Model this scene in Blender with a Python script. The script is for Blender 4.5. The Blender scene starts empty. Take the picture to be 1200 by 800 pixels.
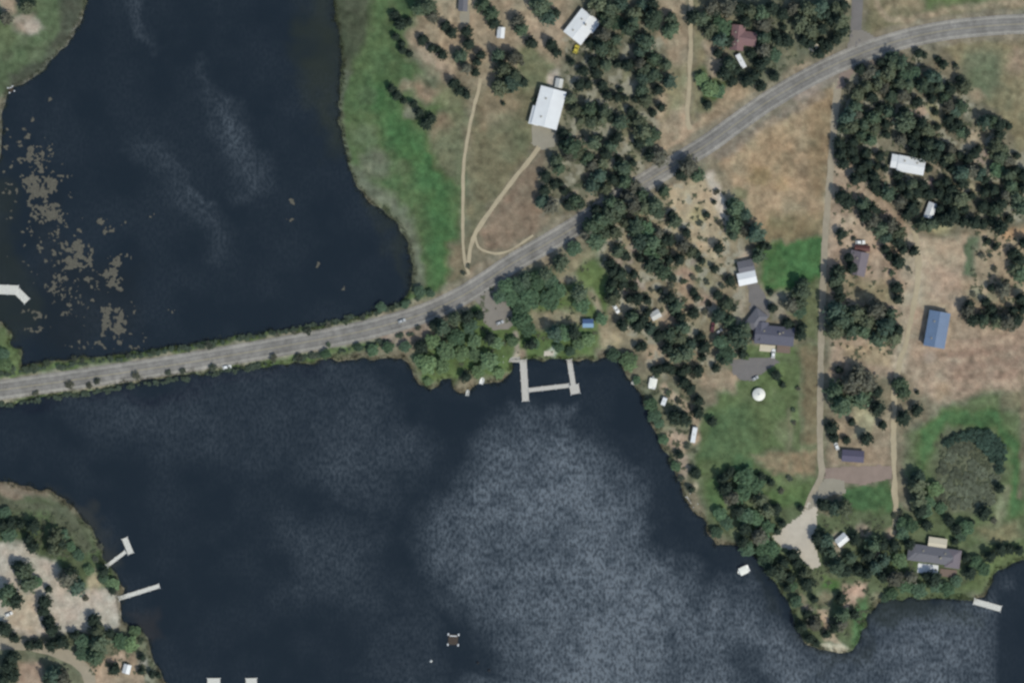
import bpy, math, random
import numpy as np
from mathutils import Vector
R = math.radians
rnd = random.Random(7)
S = 0.5                                   # metres per photograph pixel
scene = bpy.context.scene
col = scene.collection

# ------------------------------------------------------------------ camera, sky, sun, exposure
ALT = 3000.0
cam_d = bpy.data.cameras.new('camera'); cam = bpy.data.objects.new('camera', cam_d); col.objects.link(cam)
cam.location = (0, 0, ALT); cam_d.sensor_fit = 'HORIZONTAL'
cam_d.angle = 2*math.atan(600*S/ALT); cam_d.clip_start = 10; cam_d.clip_end = 30000
scene.camera = cam
SUN_EL, SUN_AZ = 52.0, 138.0
w = bpy.data.worlds.new('World'); scene.world = w; w.use_nodes = True
nt = w.node_tree; bg = nt.nodes['Background']
sky = nt.nodes.new('ShaderNodeTexSky'); sky.sky_type = 'NISHITA'; sky.sun_disc = False
sky.sun_elevation = R(SUN_EL); sky.sun_rotation = R(SUN_AZ)
nt.links.new(sky.outputs[0], bg.inputs[0]); bg.inputs[1].default_value = 0.15
sun_d = bpy.data.lights.new('sun', 'SUN'); sun_d.energy = 2.95; sun_d.angle = R(0.5); sun_d.color = (1, 0.955, 0.89)
sun = bpy.data.objects.new('sun', sun_d); col.objects.link(sun)
sv = Vector((math.sin(R(SUN_AZ))*math.cos(R(SUN_EL)), math.cos(R(SUN_AZ))*math.cos(R(SUN_EL)), math.sin(R(SUN_EL))))
sun.rotation_euler = sv.to_track_quat('Z', 'Y').to_euler(); sun.location = (200, -200, 300)
vs = scene.view_settings; vs.view_transform = 'Standard'; vs.look = 'None'; vs.exposure = 0.08; vs.gamma = 1
try: scene.cycles.filter_width = 2.6
except Exception: pass

# ------------------------------------------------------------------ small helpers
def lin(c):
    c = np.asarray(c, float)/255.0
    return np.where(c <= 0.04045, c/12.92, ((c+0.055)/1.055)**2.4)
GAIN = np.array((1.13, 1.11, 1.24))       # overall daylight on flat ground (albedo = seen / GAIN)
def alb(c): return lin(c)/GAIN
def W(x, y): return ((x-600)*S, (400-y)*S)
def tag(o, label=None, cat=None, group=None, kind=None):
    if label: o['label'] = label
    if cat: o['category'] = cat
    if group: o['group'] = group
    if kind: o['kind'] = kind
    return o
def empty(name, loc, rz=0.0, parent=None):
    o = bpy.data.objects.new(name, None); o.empty_display_size = 0.5
    o.location = loc; o.rotation_euler = (0, 0, rz); col.objects.link(o)
    if parent: o.parent = parent
    return o
class MB:
    """collects faces, then links them as ONE mesh object"""
    def __init__(s): s.v = []; s.f = []
    def add(s, vs, fs):
        n = len(s.v); s.v += [tuple(v) for v in vs]; s.f += [tuple(i+n for i in f) for f in fs]
    def box(s, c, d, rz=0.0, taper=1.0):
        cx, cy, cz = c; dx, dy, dz = d[0]/2, d[1]/2, d[2]/2
        ca, sa = math.cos(rz), math.sin(rz); vs = []
        for z, t in ((-dz, 1.0), (dz, taper)):
            for x, y in ((-dx, -dy), (dx, -dy), (dx, dy), (-dx, dy)):
                x *= t; y *= t
                vs.append((cx+x*ca-y*sa, cy+x*sa+y*ca, cz+z))
        s.add(vs, [(0,3,2,1),(4,5,6,7),(0,1,5,4),(1,2,6,5),(2,3,7,6),(3,0,4,7)])
    def tube(s, p0, p1, r0, r1, n=8, cap=True):
        p0, p1 = Vector(p0), Vector(p1); q = (p1-p0).to_track_quat('Z', 'Y'); vs = []
        for p, r in ((p0, r0), (p1, r1)):
            for k in range(n):
                a = 2*math.pi*k/n; vs.append(p + q @ Vector((r*math.cos(a), r*math.sin(a), 0)))
        fs = [(k, (k+1) % n, n+(k+1) % n, n+k) for k in range(n)]
        if cap: fs += [tuple(range(n-1, -1, -1)), tuple(range(n, 2*n))]
        s.add(vs, fs)
    def loft(s, rings, cap=True):
        n = len(rings[0]); vs = [v for r in rings for v in r]; fs = []
        for i in range(len(rings)-1):
            for k in range(n):
                fs.append((i*n+k, i*n+(k+1) % n, (i+1)*n+(k+1) % n, (i+1)*n+k))
        if cap: fs += [tuple(range(n-1, -1, -1)), tuple((len(rings)-1)*n+k for k in range(n))]
        s.add(vs, fs)
    def build(s, name, mat, parent=None, smooth=False):
        me = bpy.data.meshes.new(name); me.from_pydata(s.v, [], s.f); me.materials.append(mat)
        if smooth: me.polygons.foreach_set('use_smooth', [True]*len(me.polygons))
        me.update()
        o = bpy.data.objects.new(name, me); col.objects.link(o)
        if parent: o.parent = parent
        return o
def np_mesh(name, V, F, mat, smooth=True):
    """V (n,3) float, F (m,4) int quads"""
    me = bpy.data.meshes.new(name); n, m = len(V), len(F); k = F.shape[1]
    me.vertices.add(n); me.vertices.foreach_set('co', np.ascontiguousarray(V, np.float32).ravel())
    me.loops.add(m*k); me.loops.foreach_set('vertex_index', np.ascontiguousarray(F, np.int32).ravel())
    me.polygons.add(m); me.polygons.foreach_set('loop_start', np.arange(0, m*k, k, dtype=np.int32))
    try: me.polygons.foreach_set('loop_total', np.full(m, k, np.int32))
    except Exception: pass
    if smooth: me.polygons.foreach_set('use_smooth', np.ones(m, bool))
    me.materials.append(mat); me.update(calc_edges=True)
    return me
def np_obj(name, V, F, mat, parent=None, smooth=True):
    o = bpy.data.objects.new(name, np_mesh(name, V, F, mat, smooth)); col.objects.link(o)
    if parent: o.parent = parent
    return o

# ------------------------------------------------------------------ noise and painting on a grid in photograph pixels
def _lat(seed, n=512): return np.random.RandomState(seed).rand(n, n)
_LAT = {}
def vnoise(x, y, scale, seed):
    L = _LAT.setdefault(seed, _lat(seed)); n = L.shape[0]
    u, v = x/scale+1000.37, y/scale+1000.71
    iu, iv = np.floor(u).astype(int), np.floor(v).astype(int); fu, fv = u-iu, v-iv
    fu = fu*fu*(3-2*fu); fv = fv*fv*(3-2*fv); iu %= n; iv %= n; ju, jv = (iu+1) % n, (iv+1) % n
    return (L[iu,iv]*(1-fu)+L[ju,iv]*fu)*(1-fv)+(L[iu,jv]*(1-fu)+L[ju,jv]*fu)*fv
def fbm(x, y, scale, seed, o=4, g=0.55):
    t = 0; a = 1; s = 0
    for k in range(o):
        t = t+a*vnoise(x, y, scale/(2**k), seed+k*17); s += a; a *= g
    return t/s
def sstep(a, b, x):
    t = np.clip((x-a)/(b-a), 0, 1); return t*t*(3-2*t)
def sdf(poly, x, y):
    """signed distance (negative inside) to a polygon"""
    P = np.asarray(poly, float); d2 = np.full(x.shape, 1e18); ins = np.zeros(x.shape, bool)
    for i in range(len(P)):
        ax, ay = P[i]; bx, by = P[(i+1) % len(P)]; ex, ey = bx-ax, by-ay; L = ex*ex+ey*ey+1e-9
        t = np.clip(((x-ax)*ex+(y-ay)*ey)/L, 0, 1); dx, dy = x-ax-t*ex, y-ay-t*ey
        d2 = np.minimum(d2, dx*dx+dy*dy)
        c = ((ay > y) != (by > y))
        if ey != 0: ins ^= c & (x < ex*(y-ay)/ey+ax)
    d = np.sqrt(d2); return np.where(ins, -d, d)
def ldist(line, x, y):
    P = np.asarray(line, float); d2 = np.full(x.shape, 1e18)
    for i in range(len(P)-1):
        ax, ay = P[i]; bx, by = P[i+1]; ex, ey = bx-ax, by-ay; L = ex*ex+ey*ey+1e-9
        t = np.clip(((x-ax)*ex+(y-ay)*ey)/L, 0, 1); dx, dy = x-ax-t*ex, y-ay-t*ey
        d2 = np.minimum(d2, dx*dx+dy*dy)
    return np.sqrt(d2)
MARG, ST = 160, 2
gx = np.arange(-MARG, 1200+MARG+1, ST, dtype=float); gy = np.arange(-MARG, 800+MARG+1, ST, dtype=float)
NX, NY = len(gx), len(gy)
X, Y = np.meshgrid(gx, gy)                # [row=y, col=x]
WX = X+(fbm(X, Y, 26, 3)-.5)*14+(vnoise(X, Y, 7, 31)-.5)*5
WY = Y+(fbm(X, Y, 26, 5)-.5)*14+(vnoise(X, Y, 7, 33)-.5)*5
SX = X+(vnoise(X, Y, 10, 35)-.5)*6; SY = Y+(vnoise(X, Y, 10, 37)-.5)*6
def win(pts, f):
    P = np.asarray(pts, float)
    i0 = max(0, int((P[:,0].min()-f-16+MARG)/ST)); i1 = min(NX, int((P[:,0].max()+f+16+MARG)/ST)+2)
    j0 = max(0, int((P[:,1].min()-f-16+MARG)/ST)); j1 = min(NY, int((P[:,1].max()+f+16+MARG)/ST)+2)
    return slice(j0, j1), slice(i0, i1)

UPPER = [(100,-200),(100,0),(97,20),(88,38),(70,60),(55,80),(38,95),(20,103),(10,106),(7,115),(3,135),(2,165),(-4,200),(-30,215),(-200,220),(-200,372),
 (-20,372),(3,377),(10,388),(14,402),(23,411),(28,428),(60,424),(100,419),(150,414),(200,407),(250,399),(300,391),(350,384),(400,375),(430,368),(455,358),
 (472,350),(480,338),(483,310),(478,285),(465,262),(450,247),(432,235),(418,218),(408,195),(402,165),(397,140),(397,110),(402,85),(398,60),(394,30),(390,0),(385,-200)]
LOWER = [(-200,494),(0,474),(30,470),(60,465),(100,459),(150,449),(200,442),(250,435),(300,429),(330,427),(360,425),(390,421),(410,419),(440,421),(470,419),
 (478,425),(482,440),(490,452),(503,456),(515,448),(525,445),(533,455),(545,463),(553,455),(560,450),(575,450),(590,447),(599,435),(603,424),(620,421),(660,421),(680,424),
 (705,420),(722,418),(735,440),(742,452),(750,462),(758,480),(765,500),(772,515),(782,535),(790,555),(799,575),(808,594),(822,607),(830,628),(840,637),(862,640),
 (885,652),(892,665),(904,680),(916,692),(924,705),(930,720),(935,740),(945,752),(960,760),(985,765),(1000,760),(1010,747),(1014,728),(1018,715),(1030,705),(1050,701),(1080,701),
 (1100,700),(1125,701),(1140,703),(1151,700),(1158,685),(1165,672),(1180,662),(1200,656),(1400,640),(1400,1100),(220,1100),(206,830),(195,800),(186,785),(176,766),(173,747),
 (160,736),(144,730),(143,715),(141,700),(145,690),(138,674),(126,662),(116,640),(105,615),(85,592),(60,576),(30,567),(0,564),(-200,558)]
dW = np.minimum(sdf(UPPER, SX, SY), sdf(LOWER, SX, SY))   # >0 on land, in pixels
LUM = (fbm(X, Y, 60, 71)-.5)
Hg = np.where(dW > 0, 1.5*(1-np.exp(-np.maximum(dW, 0)/9.0)), np.maximum(-1.6, dW*0.14))
Hg = Hg+np.where(dW > 0, np.clip(dW/30, 0, 1)*((fbm(X, Y, 40, 81)-.5)*1.2+(vnoise(X, Y, 8, 83)-.5)*.22), 0)
def HT(x, y):
    """ground height at photograph pixel (x, y); works on arrays"""
    u = np.clip((np.asarray(x, float)+MARG)/ST, 0, NX-1.001); v = np.clip((np.asarray(y, float)+MARG)/ST, 0, NY-1.001)
    i, j = u.astype(int), v.astype(int); fu, fv = u-i, v-j
    return (Hg[j,i]*(1-fu)+Hg[j,i+1]*fu)*(1-fv)+(Hg[j+1,i]*(1-fu)+Hg[j+1,i+1]*fu)*fv

C = np.empty((NY, NX, 3)); C[:] = lin((113,107,86))
def paint(poly, rgb, f=8, a=1.0):
    sl = win(poly, f); d = sdf(poly, WX[sl], WY[sl]); m = (1-sstep(-f, f, d))*a
    m = np.clip(m*(0.75+0.5*fbm(X[sl], Y[sl], 16, 91)), 0, 1)[..., None]
    C[sl] = C[sl]*(1-m)+lin(rgb)*m
def stroke(line, rgb, wd, f=3, a=1.0):
    sl = win(line, wd+f); d = ldist(line, SX[sl], SY[sl]); m = (1-sstep(wd/2-f/2, wd/2+f, d))*a
    m = np.clip(m*(0.7+0.6*fbm(X[sl], Y[sl], 12, 93)), 0, 1)[..., None]
    C[sl] = C[sl]*(1-m)+lin(rgb)*m
def blob(x, y, r, rgb, a=1.0, f=None, ry=None):
    ry = ry or r; P = [(x+r*math.cos(t), y+ry*math.sin(t)) for t in np.linspace(0, 2*math.pi, 15)[:-1]]
    paint(P, rgb, f or max(3, r*.5), a)

# ---- land cover, roughly from the upper left to the lower right
TAN, PINK, GOLD = (143,128,103), (151,135,112), (146,127,97)
LAWN, GREEN, MARSH, OLIVE = (74,97,66), (58,95,60), (66,80,62), (99,101,73)
# upper left point
paint([(-200,-200),(110,-200),(100,10),(60,80),(0,110),(-200,220)], (74,94,70), 6)
paint([(70,-20),(104,-20),(98,25),(70,62),(40,96),(10,106),(14,84),(45,72),(70,40)], (68,74,60), 6)
stroke([(97,20),(88,38),(70,60),(55,80),(38,95),(14,106),(4,125),(0,190)], (106,106,96), 4, 3, .8)
blob(10,6,13,PINK); blob(30,28,12,(140,128,110)); blob(42,34,9,(158,150,134)); blob(5,42,16,(90,102,70),.6)
# meadow along the upper lake's right shore
paint([(380,-200),(452,-200),(446,50),(432,92),(398,104),(385,60)], (64,74,56), 10)
paint([(425,60),(452,-60),(466,20),(480,70),(530,130),(545,200),(541,322),(500,352),(468,357),(488,320),(472,265),(440,235),(410,200),(396,150),(400,95)], (68,94,64), 8)
paint([(445,90),(470,130),(500,160),(522,200),(533,250),(530,310),(508,342),(497,300),(500,250),(482,200),(455,165),(435,125)], GREEN, 14)
paint([(448,-200),(500,-200),(490,40),(462,60)], (66,92,64), 8)
stroke([(408,85),(402,100),(397,130),(400,160),(408,185)], (94,102,86), 5, 5, .8)
stroke([(412,200),(440,226),(456,236),(470,252),(484,285),(488,332)], (102,108,88), 13, 8, .9)
blob(440,190,17,(98,102,84),.8); blob(425,160,16,(80,98,76),.6); blob(432,112,10,(64,86,62),.8); blob(470,195,9,(80,98,72),.6)
stroke([(447,250),(462,266),(470,285)], (96,100,86), 7, 4, .8)
paint([(476,40),(500,10),(520,-200),(700,-200),(665,55),(633,100),(600,112),(560,100),(535,92),(505,88),(492,62)], TAN, 9)
paint([(480,45),(515,60),(525,85),(505,88)], PINK, 6)
blob(496,108,14,(140,118,94),.9); blob(474,103,9,(128,118,92)); blob(520,148,17,(136,116,92),.8); blob(500,90,14,(86,102,74),.6); blob(478,130,8,(120,118,100),.7)
paint([(505,160),(540,130),(545,190),(541,215),(515,195)], OLIVE, 10)
paint([(515,100),(545,112),(548,150),(525,135),(505,115)], (100,108,74), 9, .8); paint([(560,140),(600,120),(606,150),(585,185),(560,200)], (100,108,74), 14, .7)
paint([(546,190),(560,112),(600,100),(632,108),(625,172),(560,265),(548,300)], (104,101,74), 7)
paint([(560,105),(600,105),(610,125),(565,150)], (128,114,88), 10, .8)
paint([(600,140),(622,150),(622,172),(600,190)], (92,98,70), 8, .7)
paint([(562,268),(634,176),(648,205),(644,262),(600,292),(575,293)], (122,106,86), 5)
paint([(525,285),(546,285),(546,318),(525,335)], (112,102,78), 8)
stroke([(549,322),(575,313),(600,298),(650,268)], (150,134,108), 8, 4)
paint([(606,60),(630,55),(648,75),(655,98),(635,105),(612,112)], (102,106,76), 7)
paint([(600,20),(660,15),(665,45),(640,48),(605,50)], PINK, 6); blob(652,92,9,(165,155,140))
# wood beside the white barn
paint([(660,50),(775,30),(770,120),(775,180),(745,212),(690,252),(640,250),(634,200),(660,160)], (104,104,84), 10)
stroke([(735,60),(733,85),(732,110),(729,130),(735,160),(740,180),(752,192)], (122,122,92), 5, 4, .8)
stroke([(690,115),(712,120),(728,138),(735,145)], (122,120,96), 5, 4, .7)
blob(735,168,6,(150,138,110)); blob(748,192,7,(140,130,104)); blob(718,98,5,(128,124,108),.7); blob(740,100,7,(124,122,98))
for a in ((677,160,8),(669,226,7),(690,203,5),(700,182,5),(723,180,4),(663,238,5),(692,236,7)): blob(*a, (142,128,106), .9)
paint([(775,-60),(806,-60),(806,155),(770,183),(766,120),(785,92),(772,40)], TAN, 6)
paint([(786,80),(803,75),(803,120),(778,140)], (122,119,88), 8)
stroke([(770,182),(800,160),(822,146)], (150,132,106), 6, 3)
paint([(814,-60),(826,-60),(824,60),(816,140),(811,140)], (124,118,88), 4)
paint([(826,50),(846,58),(845,95),(828,95)], PINK, 5)
paint([(815,80),(824,78),(830,95),(852,98),(845,118),(822,118)], (68,88,54), 5)
paint([(818,148),(838,120),(866,100),(884,106),(850,134)], (148,129,100), 5)
blob(826,124,8,(112,112,80)); blob(907,27,6,(150,138,112)); blob(933,22,5,(160,140,124)); blob(923,40,5,(140,130,98))
paint([(914,58),(938,60),(944,74),(914,96)], (160,138,106), 5); blob(927,58,4,(160,145,90))
paint([(850,-200),(1000,-200),(990,40),(960,62),(905,92),(880,100),(850,95),(860,40)], (92,100,80), 8, .8)
blob(990,2,6,(165,150,120)); paint([(985,20),(999,18),(999,50),(980,62)], (112,112,88), 5)
# fields at the upper right
paint([(1012,-200),(1400,-200),(1400,0),(1150,12),(1060,30),(1014,48)], (112,107,78), 4)
paint([(1030,-60),(1100,-60),(1085,12),(1035,18)], (134,120,92), 8, .8)
stroke([(1022,-30),(1028,8),(1040,22),(1062,24),(1090,17),(1120,9),(1200,2)], (140,126,100), 6, 4)
paint([(1085,-30),(1160,-60),(1155,2),(1115,10),(1085,12)], (86,104,68), 8)
paint([(838,192),(880,158),(960,108),(981,99),(979,170),(969,272),(925,278),(893,282),(880,245),(858,215)], GOLD, 3)
paint([(870,180),(930,140),(935,215),(890,225)], (150,126,92), 14, .7); paint([(900,250),(965,255),(965,280),(895,285)], (112,104,72), 8, .8)
paint([(945,120),(975,110),(970,230),(950,235)], (126,108,76), 8, .6); blob(890,205,12,(126,112,72),.6); blob(915,215,10,(150,128,90),.7)
stroke([(978,100),(975,170),(968,250)], (160,146,118), 3, 3, .9)
paint([(889,287),(966,276),(964,328),(946,334),(920,346),(896,337),(886,312)], (60,100,63), 4)
paint([(897,338),(928,340),(940,330),(962,330),(958,400),(935,395),(925,375),(900,372)], (92,104,72), 6)
paint([(1095,50),(1400,40),(1400,175),(1190,178),(1182,142),(1142,118),(1132,84)], (117,110,80), 6)
blob(1152,88,22,(86,98,74),.9,14,28); blob(1140,113,14,(142,124,98),.9,6,6); blob(1192,70,12,(140,120,98),.7,8,20); blob(1185,140,9,(128,118,86))
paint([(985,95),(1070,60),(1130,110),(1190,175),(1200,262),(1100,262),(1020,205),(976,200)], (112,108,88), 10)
for a in ((1014,131,8,(112,116,102)),(1075,130,9,(158,138,118)),(1094,128,12,(132,130,98)),(1050,125,5,(130,126,112)),(1140,166,9,(156,142,116)),(1152,185,7,(150,132,118)),
          (1122,182,5,(136,128,112)),(1140,222,8,(150,138,108)),(1040,205,9,(150,134,110)),(1090,214,5,(150,120,112)),(1025,180,8,(134,122,102)),(1098,196,6,(128,118,98)),(1012,160,5,(130,122,104))): blob(*a)
paint([(1174,215),(1192,226),(1200,240),(1188,240)], (118,120,84), 4)
# yards right of the straight gravel lane
paint([(974,188),(1000,192),(1030,228),(1072,270),(1080,332),(1064,420),(1052,445),(975,442),(970,300)], (150,131,109), 6)
paint([(985,330),(1050,330),(1050,355),(1000,352)], (132,122,92), 8); paint([(984,405),(1040,405),(1046,430),(1000,428)], (152,134,104), 6)
paint([(976,255),(1012,250),(1030,285),(1000,300),(976,290)], (162,142,118), 6)
paint([(1080,276),(1131,276),(1131,362),(1114,368),(1085,362),(1076,330)], (158,141,115), 4)
paint([(1085,310),(1128,318),(1130,362),(1090,350)], (151,131,109), 8, .8); stroke([(1070,285),(1071,330),(1066,380),(1060,425)], (160,146,122), 22, 8, .9); blob(1100,265,13,(150,140,100),.9,6,6)
paint([(1131,279),(1146,279),(1144,326),(1131,326)], (76,97,76), 3)
paint([(1146,272),(1400,262),(1400,385),(1140,395),(1130,335),(1144,326)], (150,133,106), 8)
paint([(1170,266),(1400,262),(1400,278),(1170,276)], (172,138,100), 4)
for a in ((1165,345,8),(1185,355,7),(1145,345,7),(1195,338,6)): blob(*a, (136,134,108), .8)
paint([(1064,362),(1400,378),(1400,455),(1150,462),(1105,474),(1062,455)], (150,131,108), 6)
paint([(1100,410),(1200,395),(1200,445),(1110,450)], (138,115,95), 10, .8); blob(1090,415,9,(165,145,125)); blob(1105,460,10,(142,124,98))
for k in range(9): stroke([(1112,402+k*7+rnd.uniform(-1,1)),(1200,390+k*8)], (158,138,114) if k % 2 else (132,110,92), 2.5, 3, .5)
paint([(1064,505),(1110,482),(1150,458),(1400,458),(1400,650),(1150,642),(1080,642),(1062,560)], (82,100,70), 8)
paint([(1075,500),(1120,478),(1165,482),(1195,520),(1198,600),(1180,605),(1184,545),(1168,502),(1130,500),(1095,520),(1075,555)], (62,98,64), 7)
paint([(1112,500),(1150,510),(1172,545),(1168,590),(1140,602),(1100,600),(1092,560),(1098,520)], (90,96,74), 8)
stroke([(1180,572),(1174,595),(1168,620)], (124,130,98), 6, 6, .8); paint([(1145,618),(1190,612),(1200,630),(1160,640)], (118,116,82), 8)
blob(1185,470,14,(120,110,84),.7); blob(1178,530,9,(72,100,70))
stroke([(1196,440),(1198,520),(1197,580)], (116,104,82), 5, 4, .7)
paint([(972,490),(1045,480),(1045,548),(972,546)], (142,127,103), 6); paint([(1000,478),(1025,480),(1020,515),(1003,512)], (150,144,112), 5)
paint([(988,571),(1040,563),(1047,590),(1041,617),(1004,617),(983,597)], (62,95,64), 3)
paint([(1050,590),(1070,600),(1072,640),(1050,640)], (86,98,72), 6)
# gardens left of the lane
paint([(850,405),(960,402),(963,560),(950,602),(900,604),(858,562),(814,562),(812,500),(838,470)], (80,101,68), 6)
paint([(936,405),(962,405),(962,520),(942,520)], (116,106,78), 5); paint([(884,536),(905,528),(958,524),(958,556),(905,556)], (130,113,84), 6)
paint([(830,485),(880,470),(890,520),(850,545),(822,540)], (70,96,68), 10); blob(870,545,14,(66,96,68)); blob(920,505,14,(104,110,78),.6)
stroke([(940,420),(941,560)], (110,108,80), 3, 2, .5); stroke([(925,480),(924,556)], (118,112,84), 3, 3, .5)
paint([(812,430),(850,428),(866,440),(862,462),(830,455)], (140,124,100), 5); blob(905,440,16,(84,106,70))
paint([(845,300),(890,300),(900,372),(930,372),(935,400),(865,402),(840,370)], (126,118,97), 6); paint([(845,330),(866,335),(874,360),(862,378),(850,360)], (158,136,114), 5)
paint([(900,340),(925,345),(922,372),(905,372)], (132,126,108), 5)
# wood between the highway and the lower lake
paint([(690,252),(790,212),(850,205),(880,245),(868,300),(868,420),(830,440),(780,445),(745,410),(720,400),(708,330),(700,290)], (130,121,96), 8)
paint([(786,216),(838,206),(857,262),(846,312),(815,292),(782,268)], (162,146,116), 5); blob(815,252,10,(160,146,104)); stroke([(830,206),(840,222),(846,245),(854,262)], (186,174,156), 8, 5, .95); blob(874,299,8,(176,162,140),.9,4,9); blob(866,226,7,(120,116,84))
blob(820,320,18,(128,122,92)); blob(805,325,10,(156,132,110)); blob(783,375,10,(150,130,106)); blob(772,368,6,(180,165,148)); blob(770,345,7,(146,134,106)); blob(805,345,12,(150,128,102))
blob(826,352,12,(152,132,112)); blob(838,372,9,(142,134,96)); blob(770,415,12,(156,138,112)); blob(790,425,8,(150,136,110)); blob(830,418,5,(150,138,116)); blob(716,398,10,(150,134,100))
for a in ((741,293,6),(724,308,6),(737,306,4),(730,340,6),(736,335,4),(813,305,5),(752,335,5)): blob(*a, (150,136,124), .9)
# lakeside park lawn
paint([(575,330),(650,318),(698,290),(714,325),(712,405),(692,420),(610,424),(590,440),(500,450),(480,420),(520,400)], (76,102,64), 6)
paint([(648,318),(690,290),(700,302),(672,322),(655,335)], (128,120,92), 5); paint([(620,363),(680,364),(682,385),(655,380),(645,388),(624,386)], (130,123,97), 5)
stroke([(655,328),(672,325),(690,338),(697,355),(708,380),(712,402)], (136,128,104), 6, 4)
paint([(698,375),(712,375),(724,402),(704,408)], (148,134,104), 5); blob(625,335,20,(86,112,66),.7); blob(690,325,14,(84,106,66)); blob(705,415,8,(110,102,84))
stroke([(603,392),(606,410),(605,420)], (150,142,126), 4, 3); blob(643,414,6,(170,178,160),.9,2,4); blob(545,447,9,(126,118,94)); blob(612,414,5,(140,124,104))
paint([(740,440),(775,440),(812,475),(822,520),(815,560),(806,580),(790,555),(770,510),(750,465)], (104,106,82), 6)
stroke([(777,452),(790,466),(808,478),(816,492),(815,515)], (156,138,114), 7, 4); blob(792,515,13,(158,138,116)); blob(800,545,8,(150,134,116),.9,4,16); blob(815,572,6,(150,142,118)); blob(772,513,5,(100,124,84))
# peninsula, lower right
paint([(815,560),(900,560),(950,600),(1060,600),(1110,640),(1400,630),(1400,655),(1160,690),(1110,700),(1030,705),(1012,750),(985,765),(940,750),(900,680),(870,640),(830,620)], (82,97,70), 6)
paint([(830,560),(842,560),(856,600),(842,606),(830,585)], (78,108,72), 5); paint([(893,575),(945,568),(950,590),(905,596)], (76,102,66), 5); blob(880,605,10,(82,110,72))
paint([(1160,640),(1200,632),(1200,655),(1170,668),(1152,690),(1120,690)], (88,106,70), 5); paint([(1040,648),(1075,645),(1075,668),(1050,672)], (84,106,70), 5)
paint([(985,683),(1016,683),(1014,695),(1001,700),(1000,709),(989,712),(986,700)], (168,140,118), 3); paint([(960,714),(973,711),(975,732),(985,752),(968,748)], (160,140,114), 3)
paint([(962,752),(985,752),(996,757),(985,764),(965,759)], (178,168,142), 3); blob(950,712,6,(150,134,124)); blob(944,700,6,(128,124,98)); blob(967,700,8,(128,120,92)); blob(1030,702,8,(126,124,96))
paint([(1000,712),(1014,698),(1018,716),(1012,746),(996,760)], (70,106,74), 4); blob(971,681,9,(66,108,62),.9,4,7); blob(1027,648,6,(150,132,120)); blob(979,640,9,(150,138,120),.9,4,14); blob(1010,620,8,(140,130,110)); blob(1042,625,7,(156,136,112))
paint([(1040,690),(1130,690),(1140,702),(1040,702)], (80,98,70), 5)
# lower left campground
paint([(-200,566),(60,578),(110,625),(140,675),(140,700),(-200,700)], (72,90,64), 8); paint([(0,563),(36,566),(60,578),(20,582),(-200,576)], (128,114,94), 5)
paint([(-40,575),(80,592),(112,640),(100,650),(60,600),(-40,592)], (80,86,66), 6)
paint([(-200,632),(28,634),(44,650),(64,656),(72,674),(86,690),(112,690),(139,694),(143,722),(139,738),(122,742),(105,744),(60,748),(-200,738)], (170,160,144), 4)
paint([(4,700),(42,692),(48,742),(12,735)], (168,152,128), 6); paint([(100,682),(112,664),(122,688),(106,694)], (150,142,112), 4)
paint([(-200,745),(110,745),(172,738),(205,860),(220,960),(-200,960)], (96,100,78), 6); paint([(20,775),(50,775),(60,860),(20,860)], (146,124,104), 5)
paint([(100,770),(160,765),(170,800),(190,860),(105,860)], (150,131,107), 5); blob(140,770,9,(160,138,116)); blob(168,772,6,(146,140,128)); blob(176,790,8,(140,138,118)); stroke([(24,640),(80,700),(125,715)], (170,160,142), 8, 6, .5)
# causeway banks
RD = [(-200,484),(-80,468),(0,457),(100,443),(200,428),(300,411),(400,393),(450,381.5),(500,366),(540,347.5),(570,329),(600,309),(640,286),(680,262),(720,235.5),(760,211),(800,187),(830,168.5),(860,147),(900,119),(950,90),(1000,66.5),(1050,49),(1100,37.5),(1150,31.5),(1200,28.5),(1280,27),(1400,27)]
paint([(-200,372),(5,380),(24,412),(28,440),(-200,470)], (82,104,70), 6)
stroke(RD[:9], (78,104,68), 44, 5, .95); stroke(RD[7:], (128,120,100), 33, 5, .8); stroke(RD[:8], (140,132,114), 26, 3, .8)
stroke([(455,398),(485,390),(500,382)], (140,124,108), 14, 5, .9); stroke([(935,110),(985,86),(1030,72)], (140,126,114), 14, 6, .6)
stroke([(845,182),(890,150),(960,112)], (122,112,98), 9, 5, .6)
# ---- fine variation of the cover itself: dry and green tufts, bare spots
n1 = fbm(X, Y, 22, 101); n2 = vnoise(X, Y, 5.0, 113); n3 = fbm(X, Y, 7, 131, 3); n4 = fbm(X, Y, 90, 141)
pale = 1-.55*sstep(.22, .36, C.mean(-1))
k = 1+pale*((n1-.5)*.34+(n2-.5)*.34+(n3-.5)*.66+(n4-.5)*.18)
C *= np.clip(k, .5, 1.6)[..., None]
hue = ((fbm(X, Y, 15, 151, 3)-.5)*.30)[..., None]
C *= 1+hue*np.array((1.0, 0.15, -0.1))
CL = (C*np.array((.3, .55, .15))).sum(-1, keepdims=True)
wood = 1-sstep(-6, 10, np.minimum(np.minimum(sdf([(660,45),(775,30),(768,170),(745,212),(690,252),(636,250),(636,190),(662,160)], X, Y), sdf([(690,252),(790,212),(868,270),(868,410),(830,440),(780,442),(740,405),(712,330)], X, Y)), sdf([(985,95),(1070,60),(1130,110),(1200,185),(1260,262),(1100,262),(1020,215),(976,190)], X, Y)))
fl = sstep(.52, .68, fbm(X, Y, 9, 161, 2))*wood*.8
C = C*(1-fl[..., None])+lin((150,148,130))*fl[..., None]
GR = np.clip((C[..., 1:2]/(C[..., 0:1]+1e-6)-1.1)*1.6, 0, 1)          # how grassy
MX = .16-.10*GR
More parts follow.
